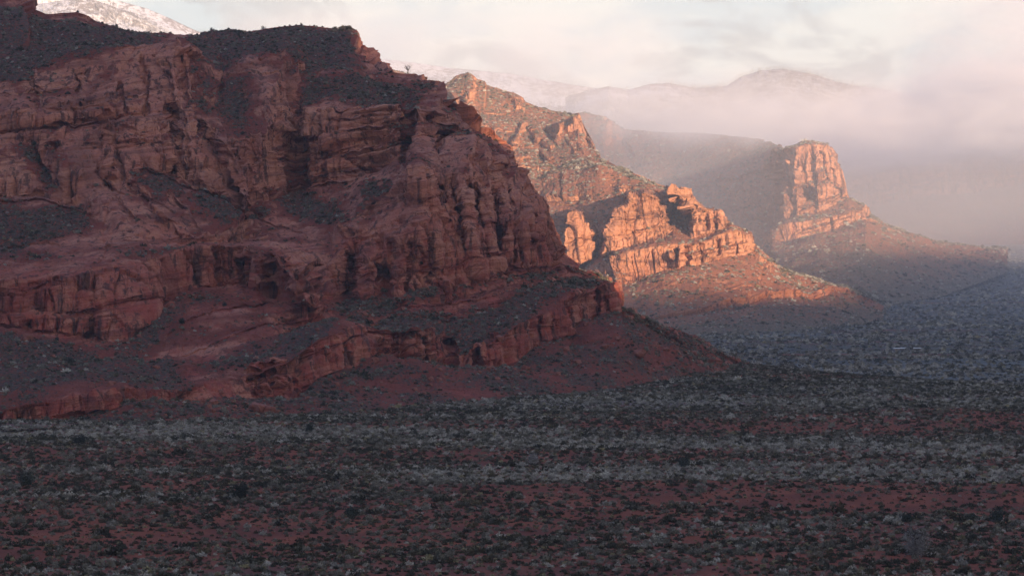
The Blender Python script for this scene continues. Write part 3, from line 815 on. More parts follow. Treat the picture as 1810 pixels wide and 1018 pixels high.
# ------------------------------------------------------------------ second butte with tall lit face
F2 = [(940, 470, 3600), (1200, 486, 3100), (1345, 512, 2860), (1395, 546, 2580), (1450, 562, 2400), (1550, 557, 2440), (1650, 530, 2660), (1780, 482, 3220)]
A2 = [(940, 420, 3900), (1200, 446, 3560), (1340, 449, 3180), (1374, 433, 3062), (1400, 427, 3050), (1440, 414, 3058), (1480, 402, 3078), (1530, 387, 3118), (1545, 395, 3150), (1600, 418, 3250), (1680, 434, 3400), (1780, 445, 3610)]
A3 = [(940, 400, 3930), (1200, 420, 3600), (1340, 422, 3220), (1372, 406, 3078), (1395, 397, 3060), (1450, 386, 3066), (1490, 376, 3086), (1528, 366, 3124), (1536, 384, 3150), (1600, 417.5, 3255), (1780, 444.8, 3615)]
B2_ = [(940, 380, 3960), (1200, 395, 3660), (1340, 400, 3270), (1376, 401, 3124), (1384, 396, 3114), (1400, 388, 3106), (1450, 374, 3112), (1500, 354, 3150), (1520, 362, 3165), (1780, 444.6, 3618)]
B3_ = [(940, 300, 4100), (1200, 330, 3800), (1340, 300, 3420), (1372, 296, 3240), (1379, 274, 3170), (1388, 267, 3155), (1402, 264, 3142), (1430, 257, 3138), (1460, 259, 3142), (1474, 278, 3152), (1488, 303, 3165), (1497, 337, 3172), (1502, 353, 3175), (1780, 444.4, 3622)]
T2 = [(940, 206, 4300), (1030, 200, 4200), (1070, 206, 4150), (1080, 214, 4200), (1100, 228, 4200), (1160, 234, 4120), (1240, 236, 4000), (1330, 244, 3850), (1372, 256, 3600), (1388, 264, 3380), (1400, 260, 3290), (1412, 255, 3280), (1425, 252, 3280), (1440, 254, 3280), (1456, 255, 3280), (1468, 260, 3285), (1478, 278, 3270),
      (1488, 300, 3250), (1497, 335, 3220), (1503, 351, 3210), (1528, 362, 3200), (1536, 382, 3200), (1560, 397, 3240), (1600, 416, 3300), (1680, 432, 3450), (1780, 444, 3640)]
bt2 = Relief(940, 1780, 1.25, [F2, A2, A3, B2_, B3_, T2], back=((20, -1), (120, -30), (500, -190)))
bt2.smooth(1)
bt2.warp(3.0, 16.0, 25)
for pts, wd, dp in [([(1425, 335), (1432, 350)], 6, 18), ([(1450, 270), (1462, 320)], 4, 12), ([(1435, 275), (1440, 320)], 4, 8), ([(1470, 300), (1480, 345)], 4, 9), ([(1407, 270), (1410, 380)], 5, -10), ([(1442, 280), (1448, 370)], 6, -8), ([(1485, 335), (1487, 348)], 4, 10), ([(1400, 398), (1400, 424)], 3, 8), ([(1470, 385), (1470, 402)], 3, 8),
                    ([(1210, 330), (1385, 290)], 7, -12), ([(1240, 385), (1380, 345)], 6, -10), ([(1100, 250), (1120, 300)], 8, 15)]:
    bt2.stroke(pts, wd, dp)
for pts, dp in [([(1180, 338), (1260, 322), (1385, 290)], 14), ([(1150, 396), (1260, 376), (1380, 345)], 12), ([(1220, 360), (1300, 342), (1372, 322)], 9), ([(1240, 428), (1300, 418), (1372, 400)], 9), ([(1120, 300), (1240, 296), (1340, 280)], 10),
                ([(1392, 372), (1440, 358), (1498, 340)], 6), ([(1385, 330), (1430, 322), (1480, 318)], 6), ([(1378, 414), (1450, 398), (1526, 378)], 5), ([(1400, 450), (1470, 430), (1560, 410)], 7), ([(1420, 475), (1500, 452), (1600, 436)], 6)]:
    bt2.ledge(pts, dp, 10.0)
Xb, Yb, Zb = bt2.xyz()
nzb = np.abs(normals(blur(blur(Xb, 2, 0), 2, 1), blur(blur(Yb, 2, 0), 2, 1), blur(blur(Zb, 2, 0), 2, 1))[..., 2])
cl2 = sm(0.80, 0.55, nzb)
X, Y, Z = rock_displace(bt2, 0.95, cl2, 0.06, 500, 1.2, 6)
nzs = blur(blur(np.abs(normals(X, Y, Z)[..., 2]), 1, 0), 1, 1)
veg = np.clip(0.85*sm(0.40, 0.70, nzs), 0, 1)
veg = np.where(bt2.seg < 1, 1.25 - 0.55*bt2.seg + 0.15*pn(X/60, Y/60, Z/20, 39), veg)
veg = np.where((bt2.px < 1385) & (bt2.seg > 2), np.maximum(veg, 0.5), veg)
P_bt2 = (X, Y, Z); veg_bt2 = veg
o = grid_mesh('butte', X, Y, Z, M_ridge, {'veg': veg, 'red': sm(40, 10, Z)}, smooth=False)
tag(o, 'tall flat topped butte with a sunlit orange face under the fog', 'butte', kind='structure')

# ------------------------------------------------------------------ far cliffs under the fog
F3 = [(1400, 446, 4200), (1600, 434, 4250), (1960, 432, 4200)]
A4 = [(1400, 400, 4600), (1590, 358, 4600), (1700, 345, 4580), (1810, 322, 4560), (1960, 300, 4550)]
B4 = [(1400, 330, 4640), (1590, 300, 4640), (1700, 285, 4615), (1810, 262, 4600), (1960, 240, 4590)]
D4 = [(1400, 310, 4760), (1590, 280, 4760), (1700, 262, 4730), (1810, 245, 4700), (1960, 220, 4700)]
T4 = [(1400, 240, 4860), (1500, 225, 4860), (1590, 200, 4860), (1700, 170, 4860), (1810, 140, 4850), (1960, 120, 4850)]
fc = Relief(1400, 1960, 1.8, [F3, A4, B4, D4, T4], back=((20, -1), (200, -40), (700, -290)))
fc.warp(3, 16, 35)
Xb, Yb, Zb = fc.xyz()
nzb = np.abs(normals(Xb, Yb, Zb)[..., 2])
X, Y, Z = rock_displace(fc, 2.6, sm(0.8, 0.5, nzb), 0.03, 700, 0.9, 6)
nzs = np.abs(normals(X, Y, Z)[..., 2])
o = grid_mesh('escarpment', X, Y, Z, M_far, {'veg': np.clip(0.9*sm(0.4, 0.7, nzs), 0, 1), 'red': sm(120, 40, Z)})
tag(o, 'faded far escarpment whose top is lost in the fog', 'escarpment', kind='structure')


# ------------------------------------------------------------------ snowy mountains
def snow_mountain(label, top, r, base, seed, amp=30, step=2.5):
    px0, px1 = top[0][0], top[-1][0]
    T = [(a, b, r) for a, b in top]
    Fl = [(px0, base, r - 900), (px1, base, r - 900)]
    rf = Relief(px0, px1, step, [Fl, [(a, b*0.5 + base*0.5, r - 420) for a, b in top], T], back=((100, -8), (900, -500)))
    X, Y, Z = [a.copy() for a in rf.xyz()]
    D = amp*fbm(X/320, Y/320, Z/320, 5, seed, 0.55) + 0.5*amp*(0.3 - np.abs(pn((X + 0.4*Z)/130, Y/130, Z/400, seed + 9)))
    ramp = np.clip(np.abs(np.arange(X.shape[0]) - rf.itop)/12, 0.15, 1)[:, None]
    Y = Y - D*ramp
    ob = grid_mesh('snowy_mountain', X, Y, Z, M_snow)
    tag(ob, label, 'mountain', kind='structure')
    return X, Y, Z, rf


S1 = snow_mountain('bright sunlit snowy mountain slope rising behind the mesa at upper left', [(-200, 60), (0, 26), (45, 20), (62, 9), (100, 3), (140, -3), (175, 3), (205, 14), (240, 24), (265, 38), (290, 53), (315, 67), (345, 84)], 6500, 330, 900, 55)
S2 = snow_mountain('paler snowy mountain slope behind the bright one', [(-100, -70), (60, -60), (150, -22), (210, 2), (260, 16), (300, 33), (340, 52), (370, 64), (420, 84)], 7300, 330, 920, 45)
S3 = snow_mountain('low pale snowy plateau fading behind the ridge', [(560, 112), (640, 105), (690, 106), (740, 112), (800, 121), (900, 130), (960, 141), (1050, 156), (1200, 172), (1300, 180)], 6600, 330, 940, 25)
S4 = snow_mountain('distant snowy domed mountain with dark trees rising above the fog', [(1000, 172), (1040, 160), (1075, 153), (1110, 159), (1150, 149), (1180, 147), (1230, 156), (1285, 152), (1310, 136), (1345, 125), (1385, 122), (1440, 132), (1480, 145), (1520, 153), (1590, 164), (1650, 180), (1750, 190), (1960, 200)], 5900, 330, 960, 40)

# ------------------------------------------------------------------ shrubs
def leaf_cloud(n, rx, rz, size, seed, flat=0.25, hollow=0.35, up=0.6):
    """many leaf blades spread through a dome, as verts and faces"""
    g = np.random.default_rng(seed)
    v, f = [], []
    for i in range(n):
        a = g.uniform(0, 2*math.pi)
        e = math.asin(g.uniform(-0.05, 1.0))
        rad = hollow + (1 - hollow)*g.uniform(0, 1)**0.5
        rad *= 1 + 0.22*math.sin(3*a + seed) + 0.15*math.sin(5*a + 2*seed)
        c = np.array([rx*rad*math.cos(e)*math.cos(a), rx*rad*math.cos(e)*math.sin(a), rz*(flat*0.2 + rad*math.sin(e))])
        dr = np.array([math.cos(e)*math.cos(a), math.cos(e)*math.sin(a), math.sin(e) + up]) + g.normal(0, 0.45, 3)
        dr /= np.linalg.norm(dr)
        sd = np.cross(dr, g.normal(0, 1, 3)); sd /= np.linalg.norm(sd) + 1e-6
        L = size*g.uniform(0.6, 1.4)
        wd = L*g.uniform(0.28, 0.5)
        b = len(v)
        v += [c - dr*L*0.5, c + sd*wd, c + dr*L*0.6, c - sd*wd]
        f.append((b, b+1, b+2, b+3))
    return v, f


def tube(v, f, pts, rads, n=5):
    b0 = len(v)
    pts = [np.array(p, float) for p in pts]
    for i, p in enumerate(pts):
        t = pts[min(i+1, len(pts)-1)] - pts[max(i-1, 0)]
        t /= np.linalg.norm(t) + 1e-9
        a = np.cross(t, [0.31, 0.9, 0.2]); a /= np.linalg.norm(a) + 1e-9
        b = np.cross(t, a)
        for k in range(n):
            th = 2*math.pi*k/n
            v.append(p + rads[i]*(math.cos(th)*a + math.sin(th)*b))
    for i in range(len(pts)-1):
        for k in range(n):
            k2 = (k+1) % n
            f.append((b0+i*n+k, b0+i*n+k2, b0+(i+1)*n+k2, b0+(i+1)*n+k))


KINDS = [
    # name, category, colour, colour 2, n leaves, rx, rz, leaf, label, group
    ('sagebrush', 'sagebrush', (0.155, 0.148, 0.118), (0.25, 0.235, 0.185), 110, 0.75, 0.75, 0.26, 'rounded grey sagebrush shrub growing on the red plain', 'grey sagebrush shrubs on the plain'),
    ('blackbrush', 'shrub', (0.040, 0.044, 0.032), (0.082, 0.080, 0.054), 110, 0.85, 0.62, 0.27, 'dark low blackbrush shrub growing on the red plain', 'dark shrubs on the plain'),
    ('rabbitbrush', 'rabbitbrush', (0.33, 0.315, 0.265), (0.49, 0.465, 0.395), 120, 0.80, 0.70, 0.24, 'pale frosted rabbitbrush shrub growing on the red plain', 'pale shrubs on the plain'),
    ('bunchgrass', 'grass clump', (0.34, 0.31, 0.19), (0.26, 0.23, 0.13), 80, 0.48, 0.50, 0.26, 'straw yellow bunchgrass clump growing on the red plain', 'yellow grass clumps on the plain'),
    ('saltbush', 'saltbush', (0.085, 0.066, 0.042), (0.115, 0.105, 0.06), 100, 0.75, 0.70, 0.26, 'brown olive saltbush shrub growing on the red plain', 'brown shrubs on the plain'),
]
proto = []
for i, (nm, cat, ca, cb, n, rx, rz, lf, lab, grp) in enumerate(KINDS):
    v, f = leaf_cloud(n, rx, rz, lf, 40 + i)
    for a in range(4):
        th = a*1.7 + i
        tube(v, f, [(0, 0, -0.1), (0.3*rx*math.cos(th), 0.3*rx*math.sin(th), 0.4*rz), (0.75*rx*math.cos(th), 0.75*rx*math.sin(th), 0.5*rz)], [0.05, 0.04, 0.02], 4)
    tube(v, f, [(0, 0, -0.1), (0.02, 0.03, 0.5*rz), (0, 0, 0.95*rz)], [0.05, 0.04, 0.02], 4)
    for a in range(6):
        th = a*1.05 + 0.4
        tube(v, f, [(0, 0, 0.05), (0.5*rx*math.cos(th), 0.5*rx*math.sin(th), 0.3*rz), (0.9*rx*math.cos(th), 0.9*rx*math.sin(th), 0.3*rz)], [0.04, 0.03, 0.015], 3)
    me_o = raw_mesh(nm, v, f, leaf_material(nm + '_leaves', ca, cb))
    proto.append(me_o)


def scatter_ground(n_try, r0, r1, dens_fn, power=1.0, margin=120):
    """random points on the ground sector seen by the camera"""
    u = rng.random(n_try)
    r = np.sqrt(r0*r0 + u*(r1*r1 - r0*r0)) if power == 1.0 else r0*(r1/r0)**u
    p = rng.uniform(-margin, 1810 + margin, n_try)
    x = (p - CX)/F*r
    keep = rng.random(n_try) < dens_fn(x, r)
    return x[keep], r[keep]


def gn_scatter(name, src, pts, scale, rot, label, cat):
    me = bpy.data.meshes.new(name)
    me.vertices.add(len(pts))
    me.vertices.foreach_set('co', np.asarray(pts, np.float32).ravel())
    a = me.attributes.new('size', 'FLOAT', 'POINT'); a.data.foreach_set('value', np.asarray(scale, np.float32))
    a = me.attributes.new('turn', 'FLOAT', 'POINT'); a.data.foreach_set('value', np.asarray(rot, np.float32))
    ob = bpy.data.objects.new(name, me)
    COL.objects.link(ob)
    g = bpy.data.node_groups.new(name, 'GeometryNodeTree')
    g.interface.new_socket('Geometry', in_out='INPUT', socket_type='NodeSocketGeometry')
    g.interface.new_socket('Geometry', in_out='OUTPUT', socket_type='NodeSocketGeometry')
    N_ = g.nodes
    gi, go = N_.new('NodeGroupInput'), N_.new('NodeGroupOutput')
    oi = N_.new('GeometryNodeObjectInfo'); oi.transform_space = 'ORIGINAL'
    oi.inputs['Object'].default_value = src
    oi.inputs['As Instance'].default_value = True
    ip = N_.new('GeometryNodeInstanceOnPoints')
    s1 = N_.new('GeometryNodeInputNamedAttribute'); s1.data_type = 'FLOAT'; s1.inputs[0].default_value = 'size'
    s2 = N_.new('GeometryNodeInputNamedAttribute'); s2.data_type = 'FLOAT'; s2.inputs[0].default_value = 'turn'
    cx = N_.new('ShaderNodeCombineXYZ')
    L = g.links.new
    L(gi.outputs[0], ip.inputs['Points'])
    L(oi.outputs['Geometry'], ip.inputs['Instance'])
    L(s1.outputs[0], ip.inputs['Scale'])
    L(s2.outputs[0], cx.inputs[2])
    L(cx.outputs[0], ip.inputs['Rotation'])
    L(ip.outputs[0], go.inputs[0])
    md = ob.modifiers.new('scatter', 'NODES')
    md.node_group = g
    tag(ob, label, cat, kind='stuff')
    return ob


def kind_weights(x, y):
    cov, pal = ground_cover(x, y)
    patch = pn(x/45, y/30, 2.0, 91)
    patch2 = pn(x/30, y/22, 6.0, 92)
    wts = np.stack([0.55 + 0.5*patch, 0.95 - 0.8*pal + 0.5*patch2 - 0.4*sm(1150, 1500, y), 0.05 + 1.5*np.clip(pal - 0.22, 0, 1) + 0.5*sm(1150, 1500, y), 0.09 + 0.35*np.clip(patch2, 0, 1) + 0.25*pal, 0.20 + 0.3*np.clip(-patch, 0, 1)], -1)
    wts = np.clip(wts, 0.01, None)
    wts /= wts.sum(-1, keepdims=True)
    c = wts.cumsum(-1)
    return (rng.random(len(x))[:, None] > c).sum(-1).clip(0, 4)


bx, by = scatter_ground(330000, 392, 1190, lambda x, y: 0.12 + 0.62*ground_cover(x, y)[0])
bz = ground_z(bx, by)
bk_ = kind_weights(bx, by)
bs_ = np.exp(rng.normal(0, 0.40, len(bx)))*0.47
brot = rng.uniform(0, 6.28, len(bx))
seen = (bx/by*F + CX > -5) & (bx/by*F + CX < 1815) & ((H - bz)/by*F + HY < 1022)
stuff_pts = {k: [] for k in range(5)}
for k in range(5):
    idx = np.where((bk_ == k))[0]
    vis = idx[seen[idx]]
    vis = vis[np.argsort(by[vis]/bs_[vis])][:300]
    first = True
    nm, cat, lab, grp = KINDS[k][0], KINDS[k][1], KINDS[k][8], KINDS[k][9]
    for i in vis:
        b = proto[k] if first else proto[k].copy()
        if not first: COL.objects.link(b)
        first = False
        b.location = (bx[i], by[i], bz[i] - 0.03)
        s = bs_[i]
        b.scale = (s*rng.uniform(0.85, 1.2), s*rng.uniform(0.85, 1.2), s*rng.uniform(0.8, 1.15))
        b.rotation_euler = (0, 0, brot[i])
        tag(b, lab, cat, grp)
    rest = np.setdiff1d(idx, vis)
    stuff_pts[k].append(np.stack([bx[rest], by[rest], bz[rest] - 0.03, bs_[rest], brot[rest]], -1))

# scrub of the far valley: bigger, sparser clumps with range
vx, vy = scatter_ground(140000, 1150, 4300, lambda x, y: (0.12 + 0.6*ground_cover(x, y)[0]), power=2.0)
vz = ground_z(vx, vy)
vk = kind_weights(vx, vy)
vs = np.exp(rng.normal(0, 0.45, len(vx)))*(0.55 + 0.36*vy/2000)
for k in range(5):
    m = vk == k
    stuff_pts[k].append(np.stack([vx[m], vy[m], vz[m] - 0.05, vs[m], rng.uniform(0, 6.28, m.sum())], -1))


# scrub on the rock bodies' ledges and taluses
def on_body(P, prob, frac_n, size, weights, sd):
    X, Y, Z = P
    p = prob.ravel().astype(np.float64)
    area = (Y*Y).ravel()
    p = p*area
    p /= p.sum()
    i = rng.choice(len(p), frac_n, p=p, replace=False)
    x, y, z = X.ravel()[i], Y.ravel()[i], Z.ravel()[i]
    s = np.exp(rng.normal(0, sd, len(i)))*size
    kk = rng.choice(5, len(i), p=weights)
    for k in range(5):
        m = kk == k
        stuff_pts[k].append(np.stack([x[m], y[m], z[m] - 0.1*s[m], s[m], rng.uniform(0, 6.28, m.sum())], -1))


front = ~mesa.isback
on_body(P_mesa, np.where(front, sm(0.42, 0.95, veg_mesa + 0.22*pn(P_mesa[0]/14, P_mesa[1]/14, P_mesa[2]/8, 95))*sm(0.22, 0.55, nzm), 0), 36000, 0.52, [0.58, 0.24, 0.03, 0.05, 0.10], 0.42)
on_body(P_rdg, np.where(~rdg.isback, sm(0.4, 0.7, veg_rdg), 0), 22000, 1.05, [0.42, 0.16, 0.24, 0.10, 0.08], 0.4)
on_body(P_bt2, np.where(~bt2.isback, sm(0.4, 0.7, veg_bt2), 0), 16000, 1.35, [0.42, 0.16, 0.24, 0.10, 0.08], 0.4)
STUFF = ['grey sagebrush scrub covering the plain and ledges', 'dark low scrub covering the plain and ledges', 'pale frosted scrub in bands across the plain', 'scattered yellow bunchgrass over the plain', 'brown olive scrub over the plain']
SN = ['sagebrush_scrub', 'dark_scrub', 'pale_scrub', 'bunchgrass_cover', 'brown_scrub']
for k in range(5):
    a = np.concatenate(stuff_pts[k])
    gn_scatter(SN[k], proto[k], a[:, :3], a[:, 3], a[:, 4], STUFF[k], 'scrub')


# ------------------------------------------------------------------ trees
M_bark = plain_material('grey_bark', (0.05, 0.04, 0.035), (0.09, 0.075, 0.065), 6.0)
M_juniper = leaf_material('juniper_leaves', (0.022, 0.032, 0.024), (0.05, 0.058, 0.042), 2.0)
M_mesq = leaf_material('mesquite_leaves', (0.035, 0.048, 0.038), (0.062, 0.074, 0.056), 2.0)
M_twig = leaf_material('bare_twigs', (0.30, 0.28, 0.25), (0.42, 0.40, 0.36), 2.0)


def limb_tree(seed, h, spread, levels=3, n0=5):
    """returns trunk tube geometry and branch end points"""
    g = np.random.default_rng(seed)
    v, f, ends = [], [], []

    def grow(p, d, L, rad, lev):
        q = p + d*L*0.5 + g.normal(0, 0.06*L, 3)
        e = p + d*L + g.normal(0, 0.10*L, 3)
        tube(v, f, [p, q, e], [rad, rad*0.75, rad*0.5], 5 if lev > 1 else 3)
        if lev == 0:
            ends.append(e); return
        for i in range(n0 if lev == levels else 3):
            a = g.uniform(0, 6.28)
            nd = d*0.75 + spread*np.array([math.cos(a), math.sin(a), g.uniform(0.0, 0.6)])
            nd /= np.linalg.norm(nd)
            st = p + (e - p)*g.uniform(0.45, 1.0)
            grow(st, nd, L*g.uniform(0.5, 0.75), rad*0.5, lev - 1)
        ends.append(e)
    grow(np.zeros(3) + [0, 0, -0.2], np.array([0, 0, 1.0]), h*0.48, h*0.035, levels)
    return v, f, ends


def make_tree(name, label, cat, loc, h, wd, mat, seed, n_leaf, leaf, group=None, sparse=1.0):
    e = bpy.data.objects.new(name, None)
    COL.objects.link(e)
    e.location = loc
    tag(e, label, cat, group)
    v, f, ends = limb_tree(seed, h, 0.75*wd/h + 0.25)
    raw_mesh('trunk', v, f, M_bark, e)
    g = np.random.default_rng(seed + 1)
    vv, ff = [], []
    for i in range(n_leaf):
        c = ends[g.integers(len(ends))]*g.uniform(0.12, 1.0)**0.5*np.array([1.0, 1.0, g.uniform(0.35, 1.0)]) + g.normal(0, 0.085*h, 3)*np.array([wd/h*1.2, wd/h*1.2, 1.0])
        c[2] = max(c[2], 0.06*h)
        dr = g.normal(0, 1, 3); dr[2] += 0.5; dr /= np.linalg.norm(dr)
        sd = np.cross(dr, g.normal(0, 1, 3)); sd /= np.linalg.norm(sd)
        L = leaf*g.uniform(0.6, 1.4)
        b = len(vv)
        vv += [c - dr*L*.5, c + sd*L*.35*sparse, c + dr*L*.6, c - sd*L*.35*sparse]
        ff.append((b, b+1, b+2, b+3))
    raw_mesh('crown', vv, ff, mat, e)
    return e


def at_ground(px_, py_):
    """where the view ray through a pixel meets the ground"""
    r = np.linspace(380, 6000, 12000)
    x = (px_ - CX)/F*r
    g = ground_z(x, r) - (H + (HY - py_)/F*r)
    i = int(np.argmax(g > 0))
    return float(x[i]), float(r[i]), float(ground_z(x[i], r[i]))


def at_body(P, px_, py_):
    """first point of a rock body near that view ray"""
    X, Y, Z = P
    d2 = (X/Y*F + CX - px_)**2 + (HY - (Z - H)/Y*F - py_)**2
    m = d2 < max(9.0, float(d2.min())*1.01)
    yy = np.where(m, Y, 1e9)
    i = np.unravel_index(np.argmin(yy), yy.shape)
    return float(X[i]), float(Y[i]), float(Z[i])


for px_, py_, h, wd, mat, lab in [
        (45, 858, 4.2, 4.4, M_mesq, 'dark round bush tree standing alone at the far left of the plain'),
        (426, 882, 4.8, 3.4, M_mesq, 'tall dark bush tree standing on the plain below the lower cliff'),
        (1209, 826, 3.0, 3.4, M_mesq, 'dark green bush tree in the pale scrub band right of centre'),
        (944, 820, 3.2, 3.4, M_twig, 'grey leafless bush standing in the pale scrub near the middle'),
        (622, 912, 2.2, 4.2, M_mesq, 'low blue green bush below the bare red soil patch'),
        (1600, 922, 2.6, 4.0, M_mesq, 'dark broad bush just behind the bare grey tree'),
        (1718, 920, 2.2, 3.2, M_mesq, 'dark bush right of the bare grey tree, nearest to it'),
        (1765, 922, 2.9, 4.0, M_mesq, 'dark bush nearest the right edge of the plain'),
        (548, 764, 3.2, 2.6, M_mesq, 'small dark bush tree at the pale scrub below the cliff foot'),
        (140, 784, 3.2, 4.0, M_mesq, 'dark bush below the low red ledge at the left')]:
    make_tree('bush_tree', lab, 'bush', at_ground(px_, py_), h, wd, mat, int(px_), 760, 0.36)
make_tree('bare_tree', 'bare grey tree with a wide crown of fine twigs in the right foreground', 'tree', at_ground(1618, 984), 7.0, 5.4, M_twig, 77, 2200, 0.42, sparse=0.3)

# dark juniper trees on the mesa
for j, (px_, py_, h) in enumerate([(320, 570, 3.0), (398, 540, 2.2), (127, 640, 2.6), (103, 600, 1.8), (60, 255, 3.0), (745, 470, 1.6), (300, 785, 0)]):
    if h == 0: continue
    labs = ['dark green juniper on the red ramp under the stepped wall', 'small juniper higher on the red ramp', 'dark juniper on the lower left slope above the low ledge', 'small dark juniper at the foot of the left wall', 'juniper in the scrubby alcove high on the left', 'little juniper at the foot of the main cliff']
    make_tree('juniper', labs[j], 'juniper', at_body(P_mesa, px_, py_), h, h*0.95, M_juniper, 300 + j, 420, 0.30)


def crest_point(rf, P, px_):
    j = int(np.argmin(np.abs(rf.cols - px_)))
    X, Y, Z = P
    pyc = HY - (Z[:, j] - H)/Y[:, j]*F
    i = int(np.argmin(pyc))
    return float(X[i, j]), float(Y[i, j]), float(Z[i, j])


sky_j = [(465, 2.0), (404, 1.5), (372, 1.6), (533, 1.3), (592, 1.2), (136, 1.4), (206, 1.3), (300, 1.2), (512, 1.0), (570, 1.1), (612, 1.0), (426, 1.0), (262, 1.0), (180, 1.0), (350, 1.2), (690, 1.2), (745, 1.1), (555, 0.9)]
for j, (px_, h) in enumerate(sky_j):
    x, y, z = crest_point(mesa, P_mesa, px_)
    make_tree('juniper', 'round juniper standing clear of the others on the mesa skyline' if j == 0 else 'small dark juniper on the skyline of the mesa', 'juniper', (x, y + 0.5, z - 0.15), h*1.25, h*1.3, M_juniper, 400 + j, 300, 0.24, None if j == 0 else 'junipers along the mesa skyline')
x, y, z = crest_point(mesa, P_mesa, 720)
v, f, ends = limb_tree(21, 5.6, 0.85, 3, 7)
o = raw_mesh('dead_tree', v, f, M_bark)
o.location = (x, y + 0.5, z - 0.1)
tag(o, 'bare dead tree silhouetted on the ledge at the mesa edge', 'tree')

# conifers on the far snowy mountains
v, f = [], []
tube(v, f, [(0, 0, -1), (0, 0, 3)], [0.5, 0.35], 5)
g = np.random.default_rng(5)
for i in range(60):
    t = g.uniform(0.08, 1)
    a = g.uniform(0, 6.28)
    rr_ = 3.2*(1 - t) + 0.2
    c = np.array([0, 0, 1.5 + 11*t])
    tip = np.array([rr_*math.cos(a), rr_*math.sin(a), 1.5 + 11*t - 0.9])
    sd = np.array([-math.sin(a), math.cos(a), 0])*0.6
    b = len(v)
    v += [c, (c + tip)/2 + sd, tip, (c + tip)/2 - sd]
    f.append((b, b+1, b+2, b+3))
pine = raw_mesh('pine_tree', v, f, leaf_material('pine_needles', (0.16, 0.17, 0.155), (0.55, 0.55, 0.54), 0.6))
x, y, z = crest_point(S4[3], S4[:3], 1385)
pine.location = (x, y, z)
pine.scale = (0.42, 0.42, 0.42)
tag(pine, 'distant snow dusted pine at the top of the domed mountain', 'pine tree')
pts = []
for S, n, lo in ((S4, 12000, 330), (S1, 9000, 330), (S3, 4000, 330)):
    X, Y, Z, rf = S
    m = (np.arange(X.shape[0])[:, None] <= rf.itop) & (HY - (Z - H)/Y*F < 260)
    w_ = m*np.clip(0.5 + 1.2*pn(X/260, Y/260, Z/160, 44), 0.03, 1)
    p = w_.ravel().astype(np.float64); p /= p.sum()
    i = rng.choice(p.size, min(n, int((p > 0).sum()) - 1), p=p, replace=False)
    pts.append(np.stack([X.ravel()[i], Y.ravel()[i], Z.ravel()[i]], -1))
pts = np.concatenate(pts)
gn_scatter('pine_forest', pine, pts, 0.5*np.exp(rng.normal(0, 0.3, len(pts))), rng.uniform(0, 6.28, len(pts)), 'snow dusted pines dotted over the far mountains', 'forest')

# ------------------------------------------------------------------ boulders
M_boulder = plain_material('boulder_stone', (0.22, 0.075, 0.052), (0.30, 0.12, 0.085), 1.2, 0.95, 0.12)


def boulder_mesh(seed):
    import bmesh
    bm = bmesh.new()
    bmesh.ops.create_icosphere(bm, subdivisions=3, radius=1.0)
    co = np.array([v.co[:] for v in bm.verts], np.float32)
    n_ = co/np.linalg.norm(co, axis=1, keepdims=True)
    d_ = np.maximum.reduce([np.abs(n_ @ np.array(a)) for a in ((0.9, 0.3, 0.1), (-0.3, 0.9, 0.2), (0.1, -0.2, 0.97), (0.6, 0.6, 0.5), (-0.6, 0.5, 0.6))])
    r_ = 0.80/d_ + 0.16*fbm(co[:, 0]*1.7 + seed, co[:, 1]*1.7, co[:, 2]*1.7, 3, seed)
    for v_, nn, r1 in zip(bm.verts, n_, r_):
        v_.co = nn*r1
    me = bpy.data.meshes.new('boulder')
    bm.to_mesh(me)
    bm.free()
    me.materials.append(M_boulder)
    return me


bmesh_list = [boulder_mesh(s) for s in (1, 2, 3)]
bl = [(1288, 641, 1.5, 0), (1300, 650, 0.9, 0), (1130, 628, 2.4, 1), (1112, 640, 1.2, 1), (1070, 612, 1.3, 1), (1020, 640, 1.4, 1), (985, 660, 1.1, 1), (1180, 618, 1.2, 1), (1205, 632, 1.0, 1), (1148, 600, 1.0, 1),
      (1240, 640, 1.0, 1), (1095, 600, 1.2, 1), (880, 668, 0.9, 1), (760, 668, 0.9, 1), (690, 672, 0.8, 1), (620, 690, 0.8, 1), (930, 650, 1.2, 1), (1000, 615, 1.1, 1), (1165, 640, 0.9, 1), (1225, 622, 1.1, 1)]
for j, (px_, py_, s, b) in enumerate(bl):
    p = at_body(P_mesa, px_, py_)
    ob = bpy.data.objects.new('boulder', bmesh_list[j % 3])
    COL.objects.link(ob)
    ob.location = (p[0], p[1], p[2] + 0.25*s)
    ob.scale = (s*1.15, s, s*0.8)
    ob.rotation_euler = (rng.uniform(-.3, .3), rng.uniform(-.3, .3), rng.uniform(0, 6))
    lab = {0: 'red boulder alone at the lower end of the talus crest', 2: 'largest red boulder on the talus below the cliff tip'}.get(j, 'red sandstone boulder lying on the talus below the cliff')
    tag(ob, lab, 'boulder', None if j in (0, 2) else 'boulders on the talus')

# loose rubble on the talus
stone = bpy.data.objects['boulder']
Xm, Ym, Zm = P_mesa
pr = np.where(front & (nzm > 0.35), (mesa.seg < 1.0)*1.0 + (mesa.px > 1090)*1.0 + 0.35*((mesa.seg > 2) & (mesa.seg < 4)) + 0.12, 0)*np.clip(0.4 + pn(Xm/18, Ym/18, Zm/9, 61), 0.02, 2)
pr = (pr*Ym*Ym).ravel().astype(np.float64); pr /= pr.sum()
i = rng.choice(pr.size, 9000, p=pr, replace=False)
sz = np.exp(rng.normal(0, 0.6, len(i)))*0.24
gn_scatter('talus_rubble', stone, np.stack([Xm.ravel()[i], Ym.ravel()[i], Zm.ravel()[i] + 0.1*sz], -1), sz, rng.uniform(0, 6.28, len(i)), 'loose red rubble strewn over the talus and ledges', 'rubble')

